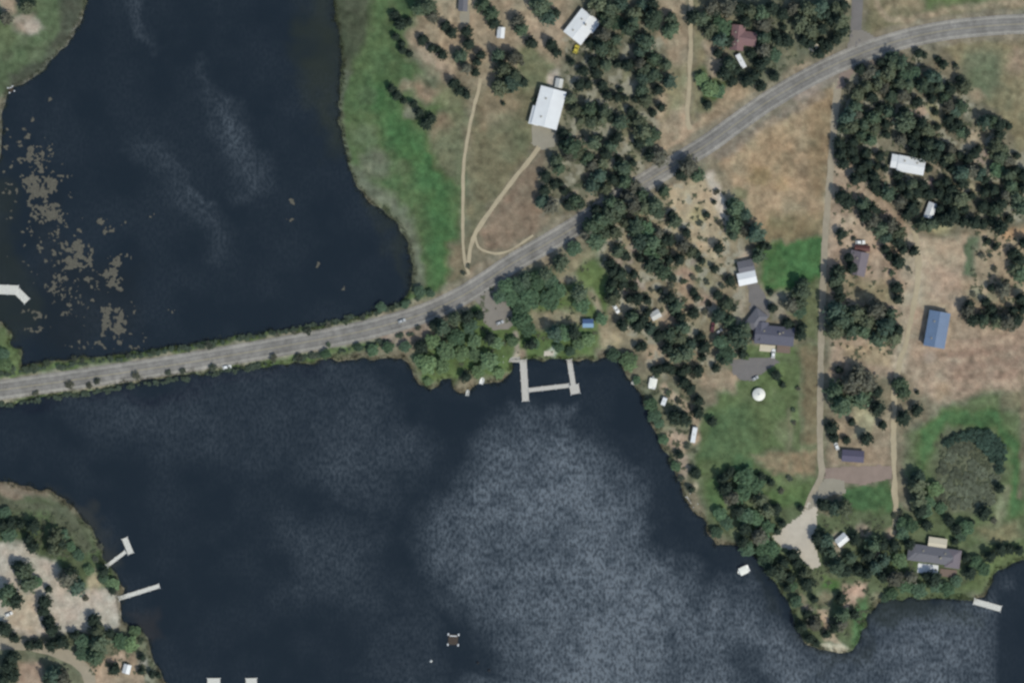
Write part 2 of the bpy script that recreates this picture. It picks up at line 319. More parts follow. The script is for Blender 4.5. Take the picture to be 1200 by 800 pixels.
LANDC = np.clip((C*(1-MX)+CL*MX)*(1+GR*(np.array((1.14, .99, .88))-1))*np.array((.98, .98, .915))+.003, 0.012, .7)

# ------------------------------------------------------------------ materials
def new_mat(name):
    m = bpy.data.materials.new(name); m.use_nodes = True
    return m, m.node_tree, m.node_tree.nodes['Principled BSDF']
def mat(name, rgb, rough=0.7, var=0.18, scale=1.5, metal=0.0, raw=False, bump=0.0):
    """procedural paint / wood / stone: one colour broken up by noise (rgb as it looks in daylight)"""
    m, t, b = new_mat(name); c = tuple(rgb) if raw else tuple(alb(rgb))
    tc = t.nodes.new('ShaderNodeTexCoord'); nz = t.nodes.new('ShaderNodeTexNoise'); nz.inputs['Scale'].default_value = scale; nz.inputs['Detail'].default_value = 5
    mx = t.nodes.new('ShaderNodeMix'); mx.data_type = 'RGBA'
    mx.inputs[6].default_value = (*[min(1, v*(1-var)) for v in c], 1); mx.inputs[7].default_value = (*[min(1, v*(1+var)) for v in c], 1)
    t.links.new(tc.outputs['Object'], nz.inputs['Vector']); t.links.new(nz.outputs['Fac'], mx.inputs[0]); t.links.new(mx.outputs[2], b.inputs['Base Color'])
    b.inputs['Roughness'].default_value = rough; b.inputs['Metallic'].default_value = metal
    if bump:
        bp = t.nodes.new('ShaderNodeBump'); bp.inputs['Strength'].default_value = bump; bp.inputs['Distance'].default_value = .1
        t.links.new(nz.outputs['Fac'], bp.inputs['Height']); t.links.new(bp.outputs[0], b.inputs['Normal'])
    return m
def ground_mat(name):
    m, t, b = new_mat(name); at = t.nodes.new('ShaderNodeAttribute'); at.attribute_name = 'cover'
    tc = t.nodes.new('ShaderNodeTexCoord'); prev = at.outputs['Color']
    for sc, amt in ((0.30, .22), (1.1, .16)):
        nz = t.nodes.new('ShaderNodeTexNoise'); nz.inputs['Scale'].default_value = sc; nz.inputs['Detail'].default_value = 4
        t.links.new(tc.outputs['Object'], nz.inputs['Vector'])
        mr = t.nodes.new('ShaderNodeMapRange'); mr.inputs[1].default_value = .25; mr.inputs[2].default_value = .75; mr.inputs[3].default_value = 1-amt; mr.inputs[4].default_value = 1+amt
        t.links.new(nz.outputs['Fac'], mr.inputs[0])
        mm = t.nodes.new('ShaderNodeVectorMath'); mm.operation = 'SCALE'; t.links.new(prev, mm.inputs[0]); t.links.new(mr.outputs[0], mm.inputs['Scale']); prev = mm.outputs[0]
    t.links.new(prev, b.inputs['Base Color']); b.inputs['Roughness'].default_value = .95; b.inputs['Specular IOR Level'].default_value = .1
    bp = t.nodes.new('ShaderNodeBump'); bp.inputs['Strength'].default_value = .35; bp.inputs['Distance'].default_value = .25
    t.links.new(nz.outputs['Fac'], bp.inputs['Height']); t.links.new(bp.outputs[0], b.inputs['Normal'])
    return m
def water_mat():
    m, t, b = new_mat('lake_water'); tc = t.nodes.new('ShaderNodeTexCoord')
    a1 = t.nodes.new('ShaderNodeAttribute'); a1.attribute_name = 'cover'; a2 = t.nodes.new('ShaderNodeAttribute'); a2.attribute_name = 'wind'
    nz = t.nodes.new('ShaderNodeTexNoise'); nz.inputs['Scale'].default_value = .62; nz.inputs['Detail'].default_value = 4; nz.inputs['Roughness'].default_value = .6
    mp = t.nodes.new('ShaderNodeMapping'); mp.inputs['Scale'].default_value = (1.0, .6, 1)
    t.links.new(tc.outputs['Object'], mp.inputs[0]); t.links.new(mp.outputs[0], nz.inputs['Vector'])
    mr = t.nodes.new('ShaderNodeMapRange'); mr.inputs[1].default_value = .38; mr.inputs[2].default_value = .62; mr.inputs[3].default_value = .35; mr.inputs[4].default_value = 1.65
    t.links.new(nz.outputs['Fac'], mr.inputs[0])
    glint = t.nodes.new('ShaderNodeMath'); glint.operation = 'MULTIPLY'; glint.use_clamp = True
    t.links.new(a2.outputs['Fac'], glint.inputs[0]); t.links.new(mr.outputs[0], glint.inputs[1])
    mx = t.nodes.new('ShaderNodeMix'); mx.data_type = 'RGBA'; mx.inputs[7].default_value = (*alb((98,106,116)), 1)   # glint of wind ripples, painted in as a paler base colour
    t.links.new(glint.outputs[0], mx.inputs[0]); t.links.new(a1.outputs['Color'], mx.inputs[6]); t.links.new(mx.outputs[2], b.inputs['Base Color'])
    rr = t.nodes.new('ShaderNodeMapRange'); rr.inputs[3].default_value = .08; rr.inputs[4].default_value = .55
    t.links.new(a2.outputs['Fac'], rr.inputs[0]); t.links.new(rr.outputs[0], b.inputs['Roughness'])
    b.inputs['IOR'].default_value = 1.333
    bp = t.nodes.new('ShaderNodeBump'); bp.inputs['Strength'].default_value = .35; bp.inputs['Distance'].default_value = .25
    t.links.new(nz.outputs['Fac'], bp.inputs['Height']); t.links.new(bp.outputs[0], b.inputs['Normal'])
    return m
def foliage_mat(name):
    m, t, b = new_mat(name); oi = t.nodes.new('ShaderNodeObjectInfo'); tc = t.nodes.new('ShaderNodeTexCoord')
    nz = t.nodes.new('ShaderNodeTexNoise'); nz.inputs['Scale'].default_value = .7; nz.inputs['Detail'].default_value = 3
    t.links.new(tc.outputs['Object'], nz.inputs['Vector'])
    mr = t.nodes.new('ShaderNodeMapRange'); mr.inputs[1].default_value = .3; mr.inputs[2].default_value = .7; mr.inputs[3].default_value = .62; mr.inputs[4].default_value = 1.4
    t.links.new(nz.outputs['Fac'], mr.inputs[0])
    mm = t.nodes.new('ShaderNodeVectorMath'); mm.operation = 'SCALE'; t.links.new(oi.outputs['Color'], mm.inputs[0]); t.links.new(mr.outputs[0], mm.inputs['Scale'])
    t.links.new(mm.outputs[0], b.inputs['Base Color']); b.inputs['Roughness'].default_value = .85; b.inputs['Specular IOR Level'].default_value = .15
    tl = t.nodes.new('ShaderNodeBsdfTranslucent'); ms = t.nodes.new('ShaderNodeMixShader'); ms.inputs[0].default_value = .35; out = t.nodes['Material Output']
    t.links.new(mm.outputs[0], tl.inputs[0]); t.links.new(b.outputs[0], ms.inputs[1]); t.links.new(tl.outputs[0], ms.inputs[2]); t.links.new(ms.outputs[0], out.inputs['Surface'])
    return m
def road_mat():
    m, t, b = new_mat('asphalt'); uv = t.nodes.new('ShaderNodeUVMap'); sp = t.nodes.new('ShaderNodeSeparateXYZ'); t.links.new(uv.outputs[0], sp.inputs[0])
    cr = t.nodes.new('ShaderNodeValToRGB'); e = cr.color_ramp; e.interpolation = 'EASE'
    sh, ln, tr = alb((136,131,126)), alb((128,124,120)), alb((115,112,110))
    pts = [(0, sh), (.15, sh), (.19, ln), (.26, tr), (.33, ln), (.40, tr), (.47, ln), (.53, ln), (.60, tr), (.67, ln), (.74, tr), (.81, ln), (.85, sh), (1, sh)]
    while len(e.elements) < len(pts): e.elements.new(.5)
    for el, (p, c) in zip(e.elements, pts): el.position = p; el.color = (*c, 1)
    t.links.new(sp.outputs[0], cr.inputs[0])
    tc = t.nodes.new('ShaderNodeTexCoord'); prev = cr.outputs[0]
    for sc, amt in ((.06, .22), (.30, .20), (1.6, .16)):
        nz = t.nodes.new('ShaderNodeTexNoise'); nz.inputs['Scale'].default_value = sc; nz.inputs['Detail'].default_value = 4; t.links.new(tc.outputs['Object'], nz.inputs['Vector'])
        mr = t.nodes.new('ShaderNodeMapRange'); mr.inputs[1].default_value = .3; mr.inputs[2].default_value = .7; mr.inputs[3].default_value = 1-amt; mr.inputs[4].default_value = 1+amt; t.links.new(nz.outputs['Fac'], mr.inputs[0])
        mm = t.nodes.new('ShaderNodeVectorMath'); mm.operation = 'SCALE'; t.links.new(prev, mm.inputs[0]); t.links.new(mr.outputs[0], mm.inputs['Scale']); prev = mm.outputs[0]
    t.links.new(prev, b.inputs['Base Color']); b.inputs['Roughness'].default_value = .9
    return m
M = dict(
 white=mat('white_metal', (216,217,222), .55, .10, .22), offwhite=mat('offwhite_roofing', (190,190,190), .7, .10, .6), cream=mat('cream_siding', (196,186,168), .8, .08),
 grey=mat('grey_shingle', (104,103,111), .9, .16, 1.2), slate=mat('slate_shingle', (88,88,102), .9, .16, 1.2), mauve=mat('mauve_shingle', (112,104,112), .9, .15, 1.2), purple=mat('violet_grey_shingle', (88,84,104), .9, .14, 1.2),
 red=mat('red_shingle', (124,96,98), .9, .18, 1.0), rust=mat('rusty_red_paint', (96,60,56), .7, .15), blue=mat('blue_metal', (96,116,146), .55, .13, .25), blue_shaded=mat('blue_canvas_shaded', (66,90,132), .8, .1), sky=mat('blue_canvas_sunlit', (120,150,180), .8, .1),
 brown=mat('brown_deck', (118,102,94), .9, .15), wood=mat('weathered_wood', (192,187,182), .85, .18, 2.0), pale=mat('bleached_wood', (208,205,200), .85, .16, 2.0), darkwood=mat('dark_wood', (70,60,52), .9, .2),
 siding=mat('tan_siding', (150,140,122), .85, .08), glass=mat('window_glass', (40,46,54), .12, .1), trim=mat('white_trim', (214,214,212), .6, .04), steel=mat('dark_steel', (52,54,58), .5, .1, metal=.4),
 bark=mat('bark', (74,62,52), .95, .25, 3), tyre=mat('tyre_rubber', (24,24,25), .9, .1), black=mat('black_plastic', (18,19,22), .6, .1), lamp=mat('lamp_lens', (220,220,214), .2, .02), tail=mat('red_lens', (120,20,18), .3, .05),
 yellow=mat('yellow_paint', (188,172,62), .5, .08), redcar=mat('dark_red_paint', (92,50,56), .35, .06), silver=mat('silver_paint', (172,174,178), .35, .04), whitecar=mat('white_paint', (226,226,228), .35, .03), fabric=mat('white_canvas', (226,224,218), .9, .04),
 weed=mat('floating_weed', (86,83,74), .95, .70, .8), concrete=mat('concrete', (144,138,126), .95, .14, .3), paleconc=mat('pale_gravel', (184,175,164), .95, .16, .3), gravel=mat('lane_gravel', (152,142,126), .95, .2, .35), dirt=mat('dirt_track', (168,155,132), .95, .2, .35),
 drive=mat('driveway_asphalt', (112,108,108), .95, .14, .3), lot=mat('parking_asphalt', (128,122,116), .95, .14, .3), pinkgravel=mat('pink_gravel', (136,120,112), .95, .16, .3), rock=mat('shore_rock', (150,142,130), .95, .25, 2),
 line=mat('road_paint_white', (176,174,168), .8, .25, .4), yline=mat('road_paint_yellow', (150,140,112), .8, .25, .4),
 leaf=foliage_mat('leaves'), reed=mat('reeds', (92,100,70), .95, .35, .3), brushm=mat('undergrowth', (88,94,74), .95, .45, .3))

# ------------------------------------------------------------------ ground, outer land and lakes
def grid_faces(nx, ny):
    i = np.arange(nx-1); j = np.arange(ny-1); I, J = np.meshgrid(i, j); a = (J*nx+I).ravel()
    return np.stack([a, a+nx, a+nx+1, a+1], 1)
def set_attr(me, name, data, kind='FLOAT_COLOR'):
    at = me.attributes.new(name, kind, 'POINT')
    if kind == 'FLOAT_COLOR':
        d = np.ones((len(me.vertices), 4), np.float32); d[:, :3] = data; at.data.foreach_set('color', d.ravel())
    else: at.data.foreach_set('value', np.ascontiguousarray(data, np.float32).ravel())
gm = ground_mat('land_cover')
V = np.stack([(X-600)*S, (400-Y)*S, Hg], -1).reshape(-1, 3)
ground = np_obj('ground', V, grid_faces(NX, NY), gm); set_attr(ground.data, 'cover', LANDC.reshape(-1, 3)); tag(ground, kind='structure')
x0, x1, y0, y1 = (-MARG-600)*S, (600+MARG)*S, -(400+MARG)*S, (400+MARG)*S
B = 6000
ov = [(x0,y0),(x1,y0),(x1,y1),(x0,y1),(-B,-B),(B,-B),(B,B),(-B,B)]
om = MB(); om.add([(a, b, 0.6) for a, b in ov], [(4,5,1,0),(5,6,2,1),(6,7,3,2),(7,4,0,3)])
outer = om.build('outer_ground', mat('outer_land', (112,106,84), .95, .35, .02)); tag(outer, kind='structure')

# water: one sheet at lake level; 'cover' is what the water itself looks like (weed in the shallows), 'wind' is how rough it is and how much pale ripple glint is painted in
ws = 3; wxs = np.arange(-MARG, 1200+MARG+1, ws, dtype=float); wys = np.arange(-MARG, 800+MARG+1, ws, dtype=float); wX, wY = np.meshgrid(wxs, wys)
wwX = wX+(fbm(wX, wY, 50, 203)-.5)*60+(vnoise(wX, wY, 9, 205)-.5)*8; wwY = wY+(fbm(wX, wY, 50, 207)-.5)*60+(vnoise(wX, wY, 9, 209)-.5)*8
wc = np.empty(wX.shape+(3,)); wc[:] = lin((31,41,50))
def wpaint(poly, rgb, f, a=1.0):
    m = ((1-sstep(-f, f, sdf(poly, wwX, wwY)))*a*(.7+.6*fbm(wX, wY, 18, 221)))[..., None]; m = np.clip(m, 0, 1); wc[:] = wc*(1-m)+lin(rgb)*m
wpaint([(360,-200),(400,-200),(402,60),(400,180),(380,180),(362,120)], (46,52,46), 18, .9); wpaint([(420,205),(480,260),(490,340),(470,300),(440,255)], (44,50,46), 10, .8)
wpaint([(-100,190),(12,200),(14,300),(45,360),(25,410),(-100,400)], (44,50,46), 14, .7); wpaint([(45,200),(75,290),(160,300),(150,400),(40,400)], (34,40,44), 20, .6)
wpaint([(60,570),(110,600),(125,650),(105,655),(80,600)], (58,60,58), 9, .8); wpaint([(140,715),(175,720),(190,760),(175,765),(150,735)], (50,50,52), 9, .8)
wpaint([(1030,705),(1150,703),(1150,725),(1050,735),(1020,735)], (42,49,45), 9, .8); wpaint([(930,750),(985,768),(1020,745),(1025,770),(960,785)], (40,46,44), 8, .7)
wpaint([(870,665),(905,690),(920,715),(895,700)], (32,40,42), 8, .8); wpaint([(-60,475),(400,425),(400,440),(-60,495)], (24,30,42), 8, .7)
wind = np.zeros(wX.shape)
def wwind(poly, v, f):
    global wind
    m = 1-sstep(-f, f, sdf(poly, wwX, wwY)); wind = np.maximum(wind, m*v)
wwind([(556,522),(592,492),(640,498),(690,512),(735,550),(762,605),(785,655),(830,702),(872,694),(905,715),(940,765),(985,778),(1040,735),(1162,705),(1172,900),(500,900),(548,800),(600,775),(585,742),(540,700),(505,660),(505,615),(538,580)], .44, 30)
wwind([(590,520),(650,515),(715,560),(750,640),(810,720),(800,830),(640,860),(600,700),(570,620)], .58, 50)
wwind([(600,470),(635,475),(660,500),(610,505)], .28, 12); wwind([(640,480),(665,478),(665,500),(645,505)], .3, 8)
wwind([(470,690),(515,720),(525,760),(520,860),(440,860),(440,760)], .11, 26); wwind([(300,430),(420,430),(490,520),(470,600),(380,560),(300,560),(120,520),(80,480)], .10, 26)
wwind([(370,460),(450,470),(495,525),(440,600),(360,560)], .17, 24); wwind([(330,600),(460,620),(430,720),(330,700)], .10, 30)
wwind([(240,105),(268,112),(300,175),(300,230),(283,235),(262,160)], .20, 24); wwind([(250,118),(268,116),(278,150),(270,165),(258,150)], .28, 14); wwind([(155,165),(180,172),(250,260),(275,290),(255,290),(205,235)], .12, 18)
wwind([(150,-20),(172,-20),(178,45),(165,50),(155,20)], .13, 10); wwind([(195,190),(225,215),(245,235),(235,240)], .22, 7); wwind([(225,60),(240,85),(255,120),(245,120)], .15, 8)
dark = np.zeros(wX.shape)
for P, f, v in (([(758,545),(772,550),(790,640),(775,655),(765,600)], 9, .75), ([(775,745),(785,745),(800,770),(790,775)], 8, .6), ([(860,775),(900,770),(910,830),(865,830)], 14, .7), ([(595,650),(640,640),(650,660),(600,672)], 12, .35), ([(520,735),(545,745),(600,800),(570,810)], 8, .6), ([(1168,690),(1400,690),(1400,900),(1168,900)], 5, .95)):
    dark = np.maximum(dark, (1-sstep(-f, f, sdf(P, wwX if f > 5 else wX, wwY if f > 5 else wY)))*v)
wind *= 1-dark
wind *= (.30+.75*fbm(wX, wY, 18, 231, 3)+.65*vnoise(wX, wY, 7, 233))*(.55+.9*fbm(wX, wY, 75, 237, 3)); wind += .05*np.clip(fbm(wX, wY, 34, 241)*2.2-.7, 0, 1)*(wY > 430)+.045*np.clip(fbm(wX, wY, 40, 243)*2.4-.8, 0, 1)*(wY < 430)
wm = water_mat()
WV = np.stack([(wX-600)*S, (400-wY)*S, np.zeros_like(wX)], -1).reshape(-1, 3); WF = grid_faces(len(wxs), len(wys))
Yc = wY.ravel()[WF].mean(1); Xc = wX.ravel()[WF].mean(1)
split = np.interp(Xc, [p[0] for p in RD], [p[1] for p in RD])
keep_u = (sdf(UPPER, Xc, Yc) < 14) & (Yc < split); keep_l = (sdf(LOWER, Xc, Yc) < 14) & (Yc >= split)
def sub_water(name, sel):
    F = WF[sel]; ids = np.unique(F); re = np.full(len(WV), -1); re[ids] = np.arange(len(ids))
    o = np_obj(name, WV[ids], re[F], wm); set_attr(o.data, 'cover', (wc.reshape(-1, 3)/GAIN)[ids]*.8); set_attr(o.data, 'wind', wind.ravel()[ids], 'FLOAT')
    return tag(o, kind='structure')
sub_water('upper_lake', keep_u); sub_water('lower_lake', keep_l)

# ------------------------------------------------------------------ roads, tracks, drives
def smooth_line(P, step=4.0):
    P = np.asarray(P, float); Q = []
    for i in range(len(P)-1):
        p0, p1, p2, p3 = P[max(i-1, 0)], P[i], P[i+1], P[min(i+2, len(P)-1)]; n = max(2, int(np.hypot(*(p2-p1))/step))
        for k in range(n):
            t = k/n; Q.append(.5*(2*p1+(p2-p0)*t+(2*p0-5*p1+4*p2-p3)*t*t+(3*p1-p0-3*p2+p3)*t**3))
    Q.append(P[-1]); return np.array(Q)
def strip(name, line, wd, material, z, off=0.0, nc=7, jit=0.0, step=4.0, seed=1, dash=None, parent=None):
    """a sheet laid along a line (pixels), following the ground"""
    Q = smooth_line(line, step); T = np.gradient(Q, axis=0); T /= np.hypot(T[:,0], T[:,1])[:, None]+1e-9; N = np.stack([-T[:,1], T[:,0]], 1)
    s = np.concatenate([[0], np.cumsum(np.hypot(*np.diff(Q, axis=0).T))]); u = np.linspace(0, 1, nc); rs = np.random.RandomState(seed)
    jl = np.convolve(rs.randn(len(Q)+4), np.ones(3)/3, 'same')[2:-2]*jit; jr = np.convolve(rs.randn(len(Q)+4), np.ones(3)/3, 'same')[2:-2]*jit
    a = off-wd/2+jl; b = off+wd/2+jr
    P = Q[:, None, :]+N[:, None, :]*(a[:, None]+(b-a)[:, None]*u[None])[..., None]
    Vv = np.stack([(P[...,0]-600)*S, (400-P[...,1])*S, HT(P[...,0], P[...,1])+z], -1).reshape(-1, 3); F = grid_faces(nc, len(Q))[:, ::-1]
    if dash: F = F[(np.repeat(s[:-1], nc-1) % dash[0]) < dash[1]]
    o = np_obj(name, Vv, F, material, parent)
    uvl = o.data.uv_layers.new(name='UVMap'); uu = np.stack([np.broadcast_to(u[None], (len(Q), nc)), np.broadcast_to(s[:, None], (len(Q), nc))], -1).reshape(-1, 2)
    uvl.data.foreach_set('uv', uu[F.ravel()].astype(np.float32).ravel())
    return tag(o, kind='structure') if parent is None else o
def sheet(name, poly, material, z, cell=2.0):
    """a flat-laid area with a ragged outline, following the ground"""
    P = np.asarray(poly, float); xs = np.arange(P[:,0].min()-3, P[:,0].max()+4, cell); ys = np.arange(P[:,1].min()-3, P[:,1].max()+4, cell); A, Bq = np.meshgrid(xs, ys)
    A2 = A+(vnoise(A, Bq, 6, 301)-.5)*2.5; B2 = Bq+(vnoise(A, Bq, 6, 303)-.5)*2.5; d = sdf(poly, A2, B2).ravel(); F = grid_faces(len(xs), len(ys))
    F = F[d[F].mean(1) < 0]; ids = np.unique(F); re = np.full(d.size, -1); re[ids] = np.arange(len(ids))
    ax, ay = A2.ravel()[ids], B2.ravel()[ids]
    o = np_obj(name, np.stack([(ax-600)*S, (400-ay)*S, HT(ax, ay)+z], 1), re[F], material); return tag(o, kind='structure')
rdm = road_mat()
strip('highway', RD, 23, rdm, .16, nc=13)
for off in (-8.6, 8.6): strip('edge_line', RD, .36, M['line'], .21, off, 2)
for off in (-.35, .35): strip('centre_line', RD, .28, M['yline'], .21, off, 2)
strip('side_road', [(1006,-200),(1005,-20),(1003,30),(1001,58)], 13, M['drive'], .14, nc=5)
sheet('junction_flare', [(992,60),(998,36),(1011,36),(1030,46),(1024,52),(990,66)], M['lot'], .15)
sheet('parking_lot', [(556,352),(580,331),(594,338),(592,352),(601,366),(600,384),(580,388),(566,378),(566,362)], M['lot'], .14)
strip('dirt_track', [(563,92),(560,110),(555,128),(550,150),(546,175),(543,200),(542.5,260),(543,290),(545,308),(550,322)], 3.6, M['dirt'], .09, nc=3, jit=.5)
strip('dirt_track', [(632,172),(620,188),(608,203),(596,218),(578,242),(566,259),(556,276),(551,292),(549,308)], 5, M['dirt'], .10, nc=3, jit=.7, seed=2)
strip('dirt_track', [(557,278),(560,289),(570,295),(585,297),(600,292),(625,276)], 2.6, M['dirt'], .11, nc=3, jit=.5, seed=3)
strip('farm_lane', [(812,-150),(810,-20),(809,60),(807,110),(806,140),(809,152)], 5.0, M['dirt'], .09, nc=3, jit=.8, seed=4)
strip('gravel_lane', [(984,92),(979,130),(974,190),(970,240),(966,290),(964,350),(962,410),(961,470),(961,530),(962,556),(952,580),(944,600)], 7.5, M['gravel'], .09, nc=4, jit=.7, seed=5)
strip('gravel_lane', [(1000,190),(1022,205),(1046,236),(1062,256),(1073,278),(1076,320),(1070,360),(1062,400),(1054,425),(1049,450),(1047,500),(1048,560),(1049,610),(1046,626)], 6, M['dirt'], .095, nc=3, jit=1.0, seed=6)
sheet('driveway', [(876,332),(886,330),(897,345),(903,368),(895,378),(880,375),(878,352)], M['drive'], .10)
sheet('driveway', [(856,422),(885,420),(905,418),(914,424),(900,432),(882,446),(868,446),(858,436)], M['drive'], .10)
sheet('driveway', [(966,548),(1030,545),(1044,545),(1045,560),(1010,568),(966,562)], M['pinkgravel'], .10)
sheet('gravel_yard', [(966,560),(990,563),(991,578),(972,580),(957,592),(944,598),(952,584)], M['concrete'], .12)
sheet('gravel_yard', [(904,628),(922,615),(938,603),(948,586),(958,590),(955,640),(962,662),(951,667),(936,652),(932,646),(915,640)], M['paleconc'], .10)
sheet('barn_apron', [(624,146),(653,150),(650,172),(637,176),(623,170)], M['concrete'], .10)
strip('campground_road', [(-150,750),(10,754),(45,757),(75,766),(95,779),(106,800),(112,860)], 14, M['gravel'], .09, nc=4, jit=.8, seed=8)
sheet('pale_pad', [(638,411),(649,411),(649,417),(637,417)], M['paleconc'], .09, 1.0)
sheet('house_drive', [(538,-10),(548,-10),(550,28),(540,30)], M['concrete'], .09)
sheet('lane_mouth', [(984,86),(1002,80),(990,104),(980,104)], M['pinkgravel'], .12)
#@@OBJECTS
# ------------------------------------------------------------------ buildings
def gz(x, y, r=6): return float(np.min(HT(np.array([x-r, x+r, x, x]), np.array([y, y, y-r, y+r]))))
def wing(root, cx, cy, L, Wd, ang, eave, rise, wallm, roofm, z, seams=0.0, windows=2, door=True, hip=False, over=.5):
    """one gabled (or hipped) wing: centre offset in metres from the thing's base, ridge along ang"""
    a = R(ang); ca, sa = math.cos(a), math.sin(a)
    def T(u, v, h): return (cx+u*ca-v*sa, cy+u*sa+v*ca, z+h)
    l, b = L/2, Wd/2; m = MB()
    if hip:
        m.add([T(-l,-b,0),T(l,-b,0),T(l,b,0),T(-l,b,0),T(-l,-b,eave),T(l,-b,eave),T(l,b,eave),T(-l,b,eave)], [(0,1,5,4),(1,2,6,5),(2,3,7,6),(3,0,4,7),(4,5,6,7)])
    else:
        m.add([T(-l,-b,0),T(l,-b,0),T(l,b,0),T(-l,b,0),T(-l,-b,eave),T(l,-b,eave),T(l,b,eave),T(-l,b,eave),T(-l,0,eave+rise),T(l,0,eave+rise)],
              [(0,1,5,4),(2,3,7,6),(1,2,6,9,5),(3,0,4,8,7)])
    m.build('wall', wallm, root)
    m = MB(); o = over; s = rise/b; th = .16; hl = l+o; hb = b+o; ez = eave-o*s+.03; rz_ = eave+rise+.03; q = (l-b*.8 if hip else hl); q = max(q, .3)
    P = lambda dz: [T(-hl,-hb,ez+dz),T(hl,-hb,ez+dz),T(hl,hb,ez+dz),T(-hl,hb,ez+dz),T(-q,0,rz_+dz),T(q,0,rz_+dz)]
    m.add(P(0)+P(th), [(6,7,11,10),(8,9,10,11),(7,8,11),(9,6,10),(0,4,5,1),(2,5,4,3),(1,5,2),(3,4,0),(0,1,7,6),(1,2,8,7),(2,3,9,8),(3,0,6,9)])
    rf = m.build('roof', roofm, root)
    if seams:
        m = MB(); n = int(2*hl/seams)
        for k in range(1, n):
            u = -hl+2*hl*k/n
            for sg in (-1, 1):
                p0, p1 = Vector(T(u, sg*hb*.995, ez+th+.0)), Vector(T(u, sg*.12, rz_+th-.12*s))
                d = Vector((ca*.06, sa*.06, 0)); up = Vector((0, 0, .10))
                m.add([p0-d, p0+d, p1+d, p1-d, p0-d+up, p0+d+up, p1+d+up, p1-d+up], [(4,5,6,7),(0,4,7,3),(1,2,6,5),(0,1,5,4)])
        tag(m.build('roof_seams', roofm, rf), kind='stuff')
    m = MB(); c = [T(-q,-.22,rz_+th-.02),T(q,-.22,rz_+th-.02),T(q,.22,rz_+th-.02),T(-q,.22,rz_+th-.02),T(-q,0,rz_+th+.1),T(q,0,rz_+th+.1)]
    m.add(c, [(0,1,5,4),(2,3,4,5),(1,2,5),(3,0,4)]); m.build('ridge_cap', roofm, rf)
    for k in range(2 if L > 12 else 0):
        u = (-.28+.5*k)*L; m = MB(); m.box(T(u, b*.42, eave+rise*.58+.30), (.7, .7, .55), a); m.box(T(u, b*.42, eave+rise*.58+.62), (.9, .9, .10), a); m.build('roof_vent', M['concrete'], rf)
    for sg in (-1, 1):
        for k in range(windows):
            u = -l+L*(k+.5)/windows+(.4 if sg > 0 else -.3); c0 = T(u, sg*(b+.04), eave*.55); m = MB(); m.box(c0, (1.5, .10, 1.2), a); f = m.build('window', M['trim'], root)
            m = MB(); m.box(T(u, sg*(b+.075), eave*.55), (1.25, .08, .95), a); m.build('pane', M['glass'], f)
    if door:
        m = MB(); m.box(T(l*.35, -(b+.05), 1.05), (1.1, .10, 2.1), a); d = m.build('door', M['darkwood'], root)
        m = MB(); m.box(T(l*.35+.4, -(b+.13), 1.0), (.12, .08, .12), a); m.build('handle', M['steel'], d)
    return rf
LM = []                                   # things and places that the labels refer to
def house(name, label, cat, x, y, wings, lm=None, group=None, chimney=None):
    z0 = gz(x, y, 12); wx, wy = W(x, y); root = tag(empty(name, (wx, wy, z0)), label, cat, group)
    rf = None
    for k, wg in enumerate(wings):
        dx, dy, L, Wd, ang, eave, rise, wm_, rm_, kw = wg
        r_ = wing(root, dx*S, -dy*S, L*S, Wd*S, ang, eave, rise, wm_, rm_, -.15+.013*k, **kw)
        rf = rf or r_
    if chimney:
        for (dx, dy, h) in chimney:
            m = MB(); m.box((dx*S, -dy*S, h-.6), (.9, .9, 2.0)); m.box((dx*S, -dy*S, h+.5), (1.1, 1.1, .22)); m.build('chimney', M['concrete'], rf)
    if lm: LM.append((lm, x, y))
    return root
def deckpart(root, name, dx, dy, L, Wd, ang, h, m_):
    m = MB(); m.box((dx*S, -dy*S, h), (L*S, Wd*S, .18), R(ang)); n = int(L*S/.6)
    p = m.build(name, m_, root); q = MB(); a = R(ang)
    for k in range(n):
        u = -L*S/2+L*S*(k+.5)/n; q.box((dx*S+u*math.cos(a), -dy*S+u*math.sin(a), h+.11), (.5, Wd*S-.1, .05), a)
    tag(q.build('deck_boards', m_, p), kind='stuff'); return p
house('metal_roofed_house', 'house with a bright white roof turned diagonally, dark trees behind it', 'house', 681, 32,
      [(0, 0, 33, 24, 52, 3.6, .7, M['siding'], M['white'], dict(seams=1.2)), (11, -4, 16, 15, 142, 3.2, .5, M['siding'], M['white'], dict(seams=1.2, windows=1, door=False))], 'the diagonal white house', chimney=[(5, -2, 5.6)])
house('metal_barn', 'long white metal barn at the head of the dirt track', 'barn', 643, 127,
      [(0, 0, 44, 29, 75, 4.6, .8, M['cream'], M['white'], dict(seams=1.2, windows=3)), (-15.5, 9, 20, 10, 75, 3.6, .7, M['cream'], M['white'], dict(seams=1.2, windows=1, door=False))], 'the long white barn')
house('small_shed', 'small pale shed just above the long white barn', 'shed', 655, 98, [(0, 0, 9, 7, 80, 2.4, .7, M['cream'], M['offwhite'], dict(windows=1))])
house('red_roofed_house', 'faded red L-shaped house roof deep among dark trees', 'house', 868, 45,
      [(-4, 0, 28, 14, 84, 3.4, 1.8, M['siding'], M['red'], dict()), (8, 1, 18, 15, 172, 3.3, 1.6, M['siding'], M['red'], dict(door=False))], 'the red-roofed house', chimney=[(-4, 4, 5.4)])
house('woodland_hall', 'wide white-roofed house in a clearing of the upper right wood', 'house', 1064, 193,
      [(3, 1, 30, 17, -10, 3.4, .7, M['siding'], M['white'], dict(seams=1.2)), (-12, -3, 15, 14, -10, 3.1, .6, M['siding'], M['white'], dict(seams=1.2, windows=1, door=False))], 'the wide white house')
